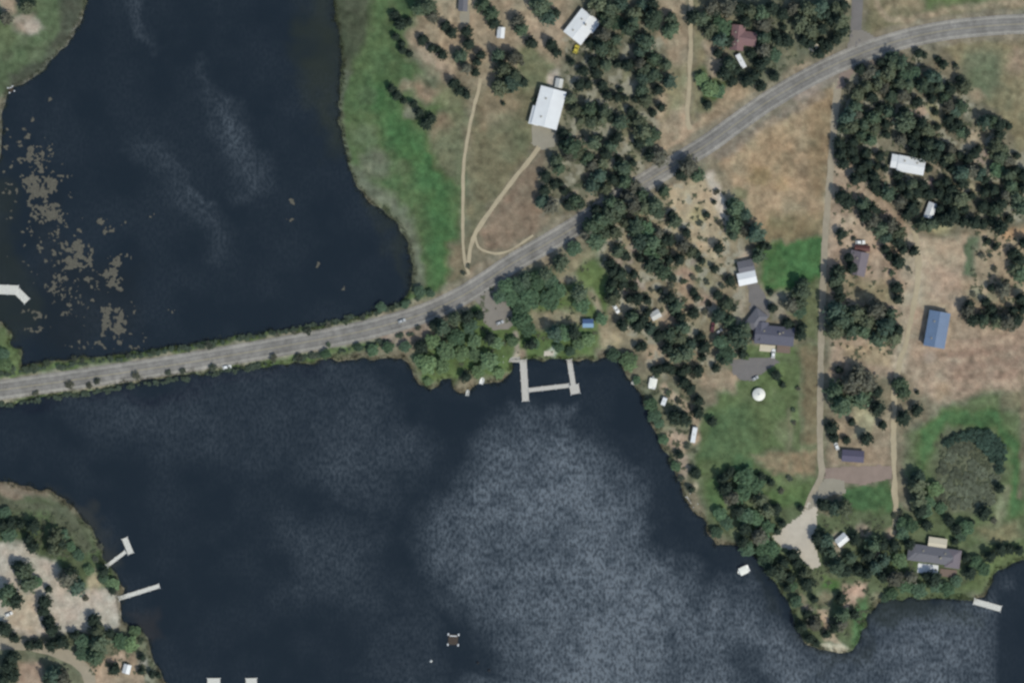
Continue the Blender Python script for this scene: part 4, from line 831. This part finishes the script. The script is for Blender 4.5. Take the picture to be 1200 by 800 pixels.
TREES = """
30 8 8;6 20 8;37 3 5;462 18 7;468 28 7;478 24 6;463 42 5;470 50 4;470 58 5;478 62 4;500 8 9;505 18 9;490 10 8;494 45 6;505 55 5;520 30 7;517 64 5;512 57 4;528 38 7;545 36 6;548 50 7;538 66 8;545 78 8;556 84 6;558 72 6;562 64 6;
530 97 6;537 104 7;545 110 6;457 103 5;463 111 6;472 117 4;483 121 5;490 131 6;498 143 7;504 138 6;565 5 9;575 15 9;578 26 7;583 64 8;589 80 12;597 96 12;585 100 9;600 66 8;588 120 3;
605 25 8;610 33 9;632 8 11;642 20 9;622 50 7;650 15 6;601 88 9;612 95 6;700 5 11;712 10 10;725 5 10;740 15 9;692 12 8;765 20 10;785 20 8;750 5 8;762 5 7;707 22 8;
645 51 7;650 60 7;669 72 5;701 45 6;707 40 8;719 45 8;690 50 7;755 50 12;747 60 8;723 28 9d;734 33 9;740 26 8;710 26 8;764 25 9;782 36 9;788 29 8;704 56 9;716 60 8;693 72 7;708 76 8;698 85 7;723 74 5;734 75 7;749 74 8;755 80 9;764 68 8;779 75 8;770 71 7;752 90 8;764 86 8;782 95 8;770 104 6;750 104 8;755 116 8;683 83 6o;687 98 7;677 99 7;704 99 7;710 111 6;722 113 7;731 113 5;668 115 8;673 128 8;690 128 9;705 131 9;713 137 6;738 129 7o;773 125 5o;764 131 4o;725 104 4;743 116 5;
680 139 8;692 142 8;704 139 8;725 143 8;747 143 8;753 154 11;765 157 9;758 163 8;747 167 7;771 184 9;761 182 7;659 155 7;657 166 6;669 173 11;677 179 9;666 181 8;693 166 8;701 160 5;722 160 7;713 170 8;719 164 6;687 184 9;704 190 8;710 179 7;725 186 5;692 193 8;701 205 9;692 217 8;707 220 8;729 197 9;740 190 6;717 209 7;731 211 9;741 217 8;650 188 9;654 196 8;638 205 7;648 214 7;636 221 6;633 235 8;645 241 9;660 223 6;672 234 9;665 239 7;678 238 6;737 232 10;750 229 9;744 241 9;776 223 8;765 239 9;714 238 8;698 245 7;656 214 5;805 195 11;815 205 9;796 203 7;
692 264 11;703 257 11;713 250 11;724 243 10;689 271 10;698 280 10;708 272 9;719 271 9;732 260 8;740 239 10;729 235 6;752 242 10;764 241 9;770 248 9;744 266 11;758 271 11d;770 272 8;750 280 10;764 283 9;776 281 7;789 257 9;785 250 6;803 271 5o;783 281 7;800 286 8;809 293 8;815 296 6;764 295 10d;773 292 8;765 308 10;776 317 10;782 304 6;794 302 6o;785 323 6;723 293 8;731 298 6;714 308 6;726 320 8;717 316 7;741 320 6;749 301 5;716 331 7;741 334 5;729 331 6;821 304 5;836 313 5;840 290 6;858 263 11;857 273 8;852 238 4;860 243 9;872 251 8;882 272 11;872 268 9;893 286 5;886 299 8;827 250 4o;835 235 3;
715 338 8;715 348 8;719 342 7;736 348 5;742 335 5;757 350 5;746 348 6;738 368 7;740 371 8;751 374 7;728 380 7;757 365 5;745 380 7;760 384 8;772 339 4;784 348 7;790 359 8;796 371 7;787 363 5;811 341 5;815 347 6;811 366 6;839 345 6;850 356 8;857 359 5;841 368 8;853 375 8;799 383 9;784 390 9;796 395 9;770 392 7;808 402 8;820 393 6;782 407 7;791 416 8;802 413 8;823 405 7;823 417 5;844 401 9d;851 416 11d;865 392 12;870 384 8;868 413 7;781 429 7;764 431 5;803 431 7;796 435 6;845 420 6;746 405 5;752 404 5;736 422 10l;719 416 8d;854 327 6;
1006 80 7;1019 84 9;1030 72 6;1045 69 8;1054 74 10;1042 76 8;1063 78 7;1025 86 8;1039 86 9;1060 91 9d;1070 86 8d;1051 97 9;1063 98 8;994 101 8;1002 110 9;1013 101 8;1027 98 8;1034 104 8;1042 112 8;1055 110 8;1019 112 7;999 124 9;990 137 10;1003 134 8;988 150 9;996 148 9;1010 145 8;1022 137 9;1030 125 7;1039 130 8;1022 149 8;1036 145 7;1057 143 11;1058 130 6;1073 118 6;1078 100 8;1088 88 8;1096 91 8;1088 103 7;1100 101 8;1090 115 7;1105 113 8;1111 124 9;1124 125 9;1117 128 8;1111 104 7;1126 101 8;1121 91 4;1097 69 4;1103 75 5;1118 75 3;1075 61 5;1081 64 4;1094 131 4o;1109 139 7;1114 148 6;1096 148 5;1078 145 7;1084 151 8;1072 155 7;1054 163 8;1066 164 7;1037 157 6;1019 163 8;1007 157 8;998 166 7;981 168 7;1085 166 7;1121 145 6;1129 154 6;
1152 141 9;1161 140 8;1168 146 7;1179 147 5;1168 157 7;1123 145 5;1125 154 8;1164 172 9;1173 174 8;1170 183 9;1179 187 8;1189 181 4;1140 179 7;1144 173 5;1122 180 6;1111 174 8;1110 183 9;1098 171 8;1086 171 8;1071 169 8;1083 181 8;1069 178 6;1095 180 8;1104 189 7;1113 197 6;1125 201 9;1135 199 9;1147 202 9;1131 186 7;1167 199 9d;1179 204 9;1183 216 9;1188 198 7;1197 205 8;1152 210 6;1125 213 7;1087 196 4;1107 212 7;1095 213 5;1080 216 8;1066 216 9;1054 216 8;1050 205 7;1038 226 9;1026 220 8;1053 235 9;1062 228 8;1072 225 8;1086 227 8;1098 227 8;1108 233 8;1099 243 7;1113 221 7;1122 234 9;1137 228 5;1152 224 6;1150 240 8;1164 243 9;1162 221 8;1176 228 9;1189 234 9;1194 243 9;1197 219 8;1171 237 8;1128 244 7;1116 244 7;1066 243 8;1029 181 6;1035 196 5;1026 193 4;1023 206 7;
983 180 8;987 191 7;1000 186 7;1006 196 6;995 176 7;1015 191 6;1012 179 6;984 229 8;991 236 8;1000 209 7;1010 206 6;1022 213 7;1020 201 6;1009 239 9;1013 251 8;1021 244 8;1021 259 10;1031 266 10;1040 263 10;1036 276 10;1049 271 9;1051 281 8;1056 291 7;1068 293 6;1060 250 7;1077 262 9;1087 262 9;1093 259 7;1104 255 8;1114 253 8;983 273 6o;1040 299 6o;1050 306 7;1036 291 5;1048 336 8;1050 349 6;993 301 7;977 326 10;979 316 8;996 313 7;980 337 8;983 347 6;
985 373 16;1001 366 11;977 362 11;1024 361 13;1014 375 11;1036 380 13;1045 394 9;1026 395 11;1010 386 11;1040 366 9;976 386 10;996 385 11;1050 385 8;1155 281 5;1164 288 5;1170 266 8;1186 296 8;1188 313 9;1194 319 10;1199 283 8;1193 304 8;1172 337 9;1159 336 6;1194 348 7;1154 352 5;1134 356 6;1132 363 9;1138 373 8;1150 373 9;1160 361 8;1165 374 9;1177 375 9;1187 375 8;1185 362 6;1197 361 8;1152 353 5;1195 350 6;1140 260 8;1150 262 7;1128 258 7;1160 258 6;1180 255 6;
810 19 8;822 21 10;831 34 10;845 33 12d;841 46 10;852 48 7;832 8 9;853 8 10;837 15 6;863 11 8;878 13 10;890 16 10;872 23 8;893 29 9;893 44 9;893 58 9;895 68 7;890 76 8;878 63 7;853 73 9;848 86 8;857 94 7;862 82 6;873 94 7;882 88 6;891 100 6;906 88 6;907 65 8d;910 46 7;920 48 7;902 9 8;915 17 7;928 9 9;943 11 10;938 26 9;950 21 8;960 8 10;967 16 7;977 11 9;982 26 9;985 34 8;972 24 7;960 34 8;948 36 9;940 46 8;947 50 7;958 62 7;968 53 8;977 46 7;961 47 5;917 31 5;907 38 5;822 94 8l;832 105 10l;842 108 8d;827 121 6o;986 5 7;840 62 6;
517 383 11;532 371 10;508 379 9;547 369 9;560 368 8;551 383 11d;534 396 12d;556 400 10d;573 394 9;582 402 9d;493 404 9;508 400 11d;523 411 13d;502 428 13l;493 422 9l;517 428 11l;556 415 10d;573 424 13l;584 437 8l;560 435 9l;545 440 7o;541 415 11d;502 447 6l;594 336 10d;610 334 11d;630 330 11d;645 330 9d;586 348 8d;601 350 10d;619 350 13d;645 350 13d;653 340 10d;611 375 11d;612 361 10d;619 386 9d;678 343 11;681 357 10d;649 388 9;671 388 8;660 391 9d;621 402 7;601 400 8d;655 407 6d;705 374 7d;672 292 9d;656 306 10;638 321 10;614 326 9;627 403 6d;690 398 8l;678 404 7l;668 412 6d;
937 331 9;938 341 10;925 356 9;935 353 9;937 365 8d;937 382 7;936 391 7;901 341 4;903 359 6;921 377 6;898 288 4;886 299 5;908 438 7;915 449 4;
1003 434 10;996 447 13;1013 448 11;981 431 5;977 456 10;984 472 11;1005 465 13;1025 458 7;1027 476 8;1052 448 9;1056 458 9;1073 458 3;1073 478 8;1056 487 8;973 500 7;976 511 7;996 493 5o;1032 496 6o;1013 511 7;990 513 5o;1073 556 9;1071 567 10;1073 586 10;1076 596 8;963 590 8;976 591 9;986 593 9;
850 570 8;857 581 10;845 560 7;873 562 13d;885 568 11d;868 578 11d;889 557 6;890 584 9;898 597 9;864 596 8;873 604 10d;908 594 7;885 607 9d;887 626 9;908 620 6;900 617 8d;869 632 7;870 617 8;852 613 8d;843 601 8d;936 593 4;915 611 5;901 563 5;815 555 5;853 552 6;894 632 8d;840 623 7d;
875 642 9d;869 636 7;893 645 8d;905 643 9d;897 656 9d;927 648 8;931 657 7;915 657 8;911 669 9;924 675 8;941 670 9;920 686 6;902 665 8;944 680 8;929 686 6d;972 646 9;966 630 9;957 628 8;961 640 6;980 661 9;995 651 9;990 666 8;1004 665 8;1013 670 8;1001 630 8;1022 636 9;1032 636 8;1016 648 8;1033 655 9;1024 661 9;953 700 5;983 699 6;944 717 6;953 729 9;985 717 10;984 729 9;998 717 6;978 732 7;933 704 7d;938 732 7;1032 673 8;946 746 6;955 751 5;966 741 5o;
1083 613 7;1068 615 8d;1057 612 7d;1110 608 6;1119 618 6;1131 617 9d;1137 610 4;1152 598 8o;1125 627 7d;1117 632 5;1087 588 8d;1102 595 7d;1083 597 9d;1095 573 9l;1045 636 7;1063 636 6;1057 624 8d;1159 649 8;1170 641 8;1180 641 7;1192 642 6;1131 651 7;1134 668 8;1064 673 9;1046 676 9;1083 672 7;1092 675 8;1054 657 9l;1143 658 8d;1152 666 8d;1170 570 6;1060 686 9d;1076 691 9d;1095 686 8d;1110 690 8d;1120 681 7d;1045 695 7d;1036 700 5d;
63 628 10;63 641 9;38 614 8;33 630 7;38 639 8;7 600 7d;12 612 7;24 612 6;12 626 9d;2 613 7;70 634 7;75 627 7d;79 675 10;89 686 9;81 670 8;27 668 10;32 681 9;21 661 7;44 681 7d;56 688 4;9 693 12;17 700 8;51 703 7;51 714 8;121 667 6;133 684 8l;122 678 6d;131 689 5;105 667 6l;93 650 7d;84 640 6d;56 726 7;60 735 8;5 735 8;17 746 7;109 724 8;114 738 9;115 751 10;87 742 7;98 751 9d;72 749 8;60 753 7;45 753 7;33 753 7;98 765 9d;112 767 9;129 740 7;143 751 10d;154 754 9l;159 739 7l;14 767 8;10 779 8;14 789 8;3 793 8;63 788 11;73 793 10;56 795 8;133 782 6;177 788 5o;164 784 5o;166 768 5;184 789 4;
82 451 5s;105 452 4s;114 447 4s;160 440 5s;197 436 4s;215 435 4s;250 430 5s;42 461 4s;321 419 5s;351 419 5s;367 417 5s;382 415 6d;420 407 5d;437 410 7d;455 407 7d;475 406 7d;385 404 3s;447 360 6d;475 357 5d;492 342 7d;505 344 5d;361 388 5s;7 427 8l;5 415 7d;15 433 5s;30 432 4s;40 429 4s;87 420 4s;97 422 3s;55 425 4s;150 417 3s;180 413 4s;245 404 5s;210 410 3s;290 397 3s;325 392 3s;345 390 3s;385 381 4s;405 377 4s;425 372 4s;460 361 4s;
738 428 8l;746 445 5d;772 430 5;785 432 6;800 446 8;807 453 7;817 467 6;790 486 8;800 488 8;762 474 8d;767 487 8d;817 432 7;837 430 6;832 492 5;816 482 6;772 496 6d;795 531 6;812 551 6;777 515 6d;792 546 6d;808 571 5;549 312 3s;543 320 3s;
1110 519 5t;1119 513 5t;1129 511 5t;1139 510 6t;1149 510 7t;1158 513 7t;1166 519 7t;1171 528 7t;1172 538 6t;1161 525 7t;1152 520 7t;1163 536 5t;1170 549 5t;1120 524 5s;1132 520 5s;1115 535 5s;1128 530 4s;1140 545 5s;1150 555 5s;1135 560 6s;1120 555 5s;1105 550 5s;1112 570 5s;1126 575 5s;1142 575 6s;1155 572 5s;1148 588 5s;1132 590 5s;1118 588 5s;1102 582 5s;1160 585 5s;1165 560 4s;
490 384 4s;626 118 3s;1120 80 4s;745 300 4s;818 315 4s;828 330 4s;800 330 4s;812 325 4s;830 355 4s;776 352 4s;763 340 3s;846 335 4s;826 365 4s;786 335 4s;822 420 4s;770 440 4s;812 440 4s;783 460 4s;795 470 4s;805 522 4s;786 538 3s;798 560 4s;1150 300 4s;1165 315 4s;1180 330 3s;1160 300 3s;1140 345 4s;1175 352 4s;1045 320 4s;1056 340 3s;1065 315 3s;1000 280 3s;985 285 3s;990 395 3s;935 455 3s;930 480 3s;930 495 3s;925 560 4s;915 575 4s;1048 604 4s;1055 600 4s;1130 612 4s;1165 610 4s;840 225 4s;820 262 4s;843 262 4s;612 75 3s;100 700 4s;165 750 4s;118 640 4s;112 655 4s
""".replace('\n', '')
ITEMS = []
for it in TREES.split(';'):
    if not it.strip(): continue
    a, b, c = it.split(); f = c[-1] if c[-1].isalpha() else 'p'; r = float(c.rstrip('dlost')) if f != 'p' else float(c)
    ITEMS.append([float(a), float(b), r, f])
TINT = dict(p=[((.084, .120, .076), 'dark green'), ((.104, .150, .088), 'mid green'), ((.084, .128, .090), 'blue-green'), ((.126, .148, .088), 'olive-tinged'), ((.138, .140, .100), 'greyish'), ((.112, .146, .090), 'mid green')],
            d=[((.108, .178, .096), 'green'), ((.092, .146, .088), 'deep green')], l=[((.165, .240, .112), 'bright green'), ((.150, .222, .112), 'fresh green')], o=[((.155, .156, .104), 'dry olive'), ((.142, .142, .102), 'grey-olive')],
            s=[((.104, .138, .086), 'green'), ((.130, .136, .096), 'olive'), ((.094, .112, .080), 'dark')])
KIND = dict(p='p', o='p', d='d', l='d', s='s', t='s'); TINT['t'] = [((.062, .104, .074), 'dark')]; NAME = dict(p='pine_tree', d='broadleaf_tree', s='shrub'); WORD = dict(p='pine', d='broadleaf tree', s='shrub'); CAT = dict(p='pine tree', d='tree', s='shrub')
GROUP = dict(p='pines in the woods and gardens round the lakes', d='broadleaf trees along the shores and gardens', s='shrubs on the banks and yards')
ORD = ['', 'second ', 'third ', 'fourth ', 'fifth ', 'sixth ', 'seventh ', 'eighth ', 'ninth ', 'tenth ', 'eleventh ', 'twelfth ', 'thirteenth ', 'fourteenth ', 'fifteenth ', 'sixteenth ', 'seventeenth ', 'eighteenth ', 'nineteenth ', 'twentieth ', 'twenty-first ', 'twenty-second ', 'twenty-third ', 'twenty-fourth ', 'twenty-fifth ', 'twenty-sixth ']
DIRS = ['right of', 'above right of', 'above', 'above left of', 'left of', 'below left of', 'below', 'below right of']
trs = random.Random(11); seen = [k for k in ITEMS]
for it in ITEMS:
    if 480 < it[0] < 606 and 362 < it[1] < 452: it[2] *= .84
    if 480 < it[0] < 606 and 398 < it[1] < 452 and it[3] == 'd': it[3] = 'l'
    it.append(TINT['s'][1] if it[3] == 's' and 1095 < it[0] < 1180 and 505 < it[1] < 597 else trs.choice(TINT[it[3]]))
def sector(dx, dy): return int(((math.degrees(math.atan2(-dy, dx))+22.5) % 360)//45)
def tree_label(i):
    x, y, r, f, (tint, tone) = ITEMS[i]; kd = KIND[f]; best = None
    for nm, lx, ly in LM:
        d = math.hypot(x-lx, y-ly)
        if d < 3 or d > 900: continue
        s_ = sector(x-lx, y-ly); rank = 0
        for j, o in enumerate(ITEMS):
            if j == i or KIND[o[3]] != kd: continue
            dj = math.hypot(o[0]-lx, o[1]-ly)
            if dj < d and dj >= 3 and sector(o[0]-lx, o[1]-ly) == s_: rank += 1
        sc = rank*26+d
        if rank < len(ORD) and (best is None or sc < best[0]): best = (sc, nm, s_, rank)
    size = ('wide' if r >= 10 else 'slim' if r <= 6 else 'mid-sized') if kd == 'p' else ('wide' if r >= 10 else 'small' if r <= 7 else 'mid-sized') if kd == 'd' else ('tiny' if r <= 3 else 'low')
    if best is None: return None
    tx = '%s %s %s, %sclosest %s %s %s' % (size, tone, WORD[kd], ORD[best[3]], WORD[kd], DIRS[best[2]], best[1])
    return tx if len(tx.split()) < 16 else tx.split(' ', 1)[1]
order = {kd: sorted([i for i in range(len(ITEMS)) if KIND[ITEMS[i][3]] == kd], key=lambda i: (-(0 <= ITEMS[i][0] <= 1200 and 0 <= ITEMS[i][1] <= 800), -ITEMS[i][2])) for kd in 'pds'}
extra = []
for kd in 'pds':
    for n, i in enumerate(order[kd]):
        x, y, r, f, (tint, tone) = ITEMS[i]; cm, tm, V_, F_ = PROTO[kd][trs.randrange(len(PROTO[kd]))]; sc = r*S/BASE[kd]*(trs.uniform(.84, 1.14) if kd == 'p' else 1.03); hz = sc*trs.uniform(.70, 1.05)
        if kd == 's' and 1095 < x < 1180 and 505 < y < 597:
            if f == 't': sc *= 1.25; hz *= 1.1
            else: sc *= 1.6; hz *= .42; tint = (.140, .160, .104)
        if kd == 'p': x += 1.5; y += 1.8
        px, py = W(x, y); pz = float(HT(x, y)); rz = trs.uniform(0, 6.283)
        k = trs.uniform(.74, 1.26); tc = (tint[0]*k, tint[1]*k, tint[2]*k, 1)
        if n >= 300: extra.append((V_, F_, px, py, pz, rz, sc, hz)); continue
        root = empty(NAME[kd], (px, py, pz), rz); root.scale = (sc, sc, hz)
        lb = tree_label(i); tag(root, lb, CAT[kd], GROUP[kd])
        c = bpy.data.objects.new('crown', cm); col.objects.link(c); c.parent = root; c.color = tc
        if kd != 's' or r > 3: t = bpy.data.objects.new('trunk', tm); col.objects.link(t); t.parent = root
def merged(name, lst, material, tint=None, parent=None):
    VV, FF = [], []; n = 0
    for V_, F_, px, py, pz, rz, sc, hz in lst:
        ca, sa = math.cos(rz)*sc, math.sin(rz)*sc
        VV.append(np.stack([V_[:,0]*ca-V_[:,1]*sa+px, V_[:,0]*sa+V_[:,1]*ca+py, V_[:,2]*hz+pz], 1)); FF.append(F_+n); n += len(V_)
    o = np_obj(name, np.concatenate(VV), np.concatenate(FF), material, parent, False)
    if tint: o.color = (*tint, 1)
    return tag(o, kind='stuff')
if extra: tag(merged('smaller_pine_trees', extra, M['leaf'], (.044, .064, .044)), 'the smallest pines filling the gaps of the woods', 'pine trees')
# ground cover: undergrowth under the woods, reeds along the shores
crs = np.random.RandomState(55)
bv, bf = leaf_cloud(crs, np.array([(0, 0, .35), (.5, .2, .3), (-.35, .45, .3), (.05, -.5, .3)]), np.array([.6, .45, .45, .45]), 9, .22)
lst = []
for poly, n in (([(660,50),(770,35),(765,160),(745,212),(690,250),(640,248),(640,190),(662,160)], 260), ([(690,252),(790,212),(850,210),(868,300),(864,410),(830,440),(780,440),(745,400),(714,330)], 200), ([(985,95),(1070,60),(1180,150),(1200,255),(1100,262),(1020,205),(980,195)], 420), ([(850,0),(990,0),(980,60),(905,90),(870,95),(858,50)], 160), ([(1140,270),(1200,266),(1200,375),(1135,380)], 90), ([(850,560),(950,600),(1060,610),(1110,640),(1030,700),(1010,740),(985,755),(945,740),(905,680),(870,640)], 300), ([(975,200),(1030,225),(1075,280),(1060,420),(975,420)], 120), ([(1100,505),(1168,520),(1168,592),(1098,595)], 260), ([(0,590),(70,600),(120,650),(70,655),(0,630)], 130), ([(60,740),(170,740),(190,795),(110,790)], 90), ([(745,440),(815,470),(815,560),(790,550)], 120), ([(575,335),(690,300),(705,400),(600,425),(500,445),(490,410)], 130)):
    P = np.array(poly); c = 0
    while c < n:
        x, y = crs.uniform(P[:,0].min(), P[:,0].max()), crs.uniform(P[:,1].min(), P[:,1].max()); xx, yy = np.array([x]), np.array([y])
        if sdf(poly, xx, yy)[0] < 0:
            c += 1
            if dW_at(xx, yy)[0] > 2 and not (904 < x < 962 and 586 < y < 664): lst.append((bv, bf, *W(x, y), float(HT(x, y)), crs.uniform(0, 6.28), crs.uniform(.7, 2.0), crs.uniform(.6, 1.8)))
merged('undergrowth', lst, M['brushm'])
lst = []; ln_ = smooth_line(RD[:10], 4.0)
for sg in (-1, 1):
    for k in range(len(ln_)-1):
        if not -20 < ln_[k][0] < (500 if sg < 0 else 480) or crs.rand() < .30: continue
        d = ln_[k+1]-ln_[k]; d /= np.hypot(*d); q = ln_[k]+np.array((-d[1], d[0]))*(sg*crs.uniform(15.5, 19.5)); u = crs.uniform(.35, .95)
        cm, tm, V_, F_ = PROTO['s'][crs.randint(5)]; lst.append((V_, F_, *W(*q), max(.0, float(HT(*q))-.1), crs.uniform(0, 6.28), u, u*crs.uniform(.6, 1.0)))
tag(merged('bank_brush', lst, M['leaf'], (.088, .118, .080)), 'low brush growing along both banks of the causeway', 'brush')
rv, rf_ = [], []
for k in range(14):
    a = crs.uniform(0, 6.28); x, y = crs.uniform(-.9, .9, 2); h = crs.uniform(.7, 1.4); c_, s_ = math.cos(a)*.12, math.sin(a)*.12; lx, ly = crs.uniform(-.3, .3, 2); n = len(rv)
    rv += [(x-c_, y-s_, -.2), (x+c_, y+s_, -.2), (x+lx+c_*.3, y+ly+s_*.3, h), (x+lx-c_*.3, y+ly-s_*.3, h)]; rf_.append((n, n+1, n+2, n+3))
rv, rf_ = np.array(rv), np.array(rf_); sel = np.argwhere((dW > -2.5) & (dW < 4) & (X > -40) & (X < 1240) & (Y > -40) & (Y < 840)); lst = []
for j, i in sel[crs.permutation(len(sel))[:3600]]:
    x, y = X[j, i]+crs.uniform(-1, 1), Y[j, i]+crs.uniform(-1, 1); lst.append((rv, rf_, *W(x, y), float(max(HT(x, y), -.1)), crs.uniform(0, 6.28), crs.uniform(.7, 1.3), crs.uniform(.7, 1.3)))
merged('shore_reeds', lst, M['reed'])
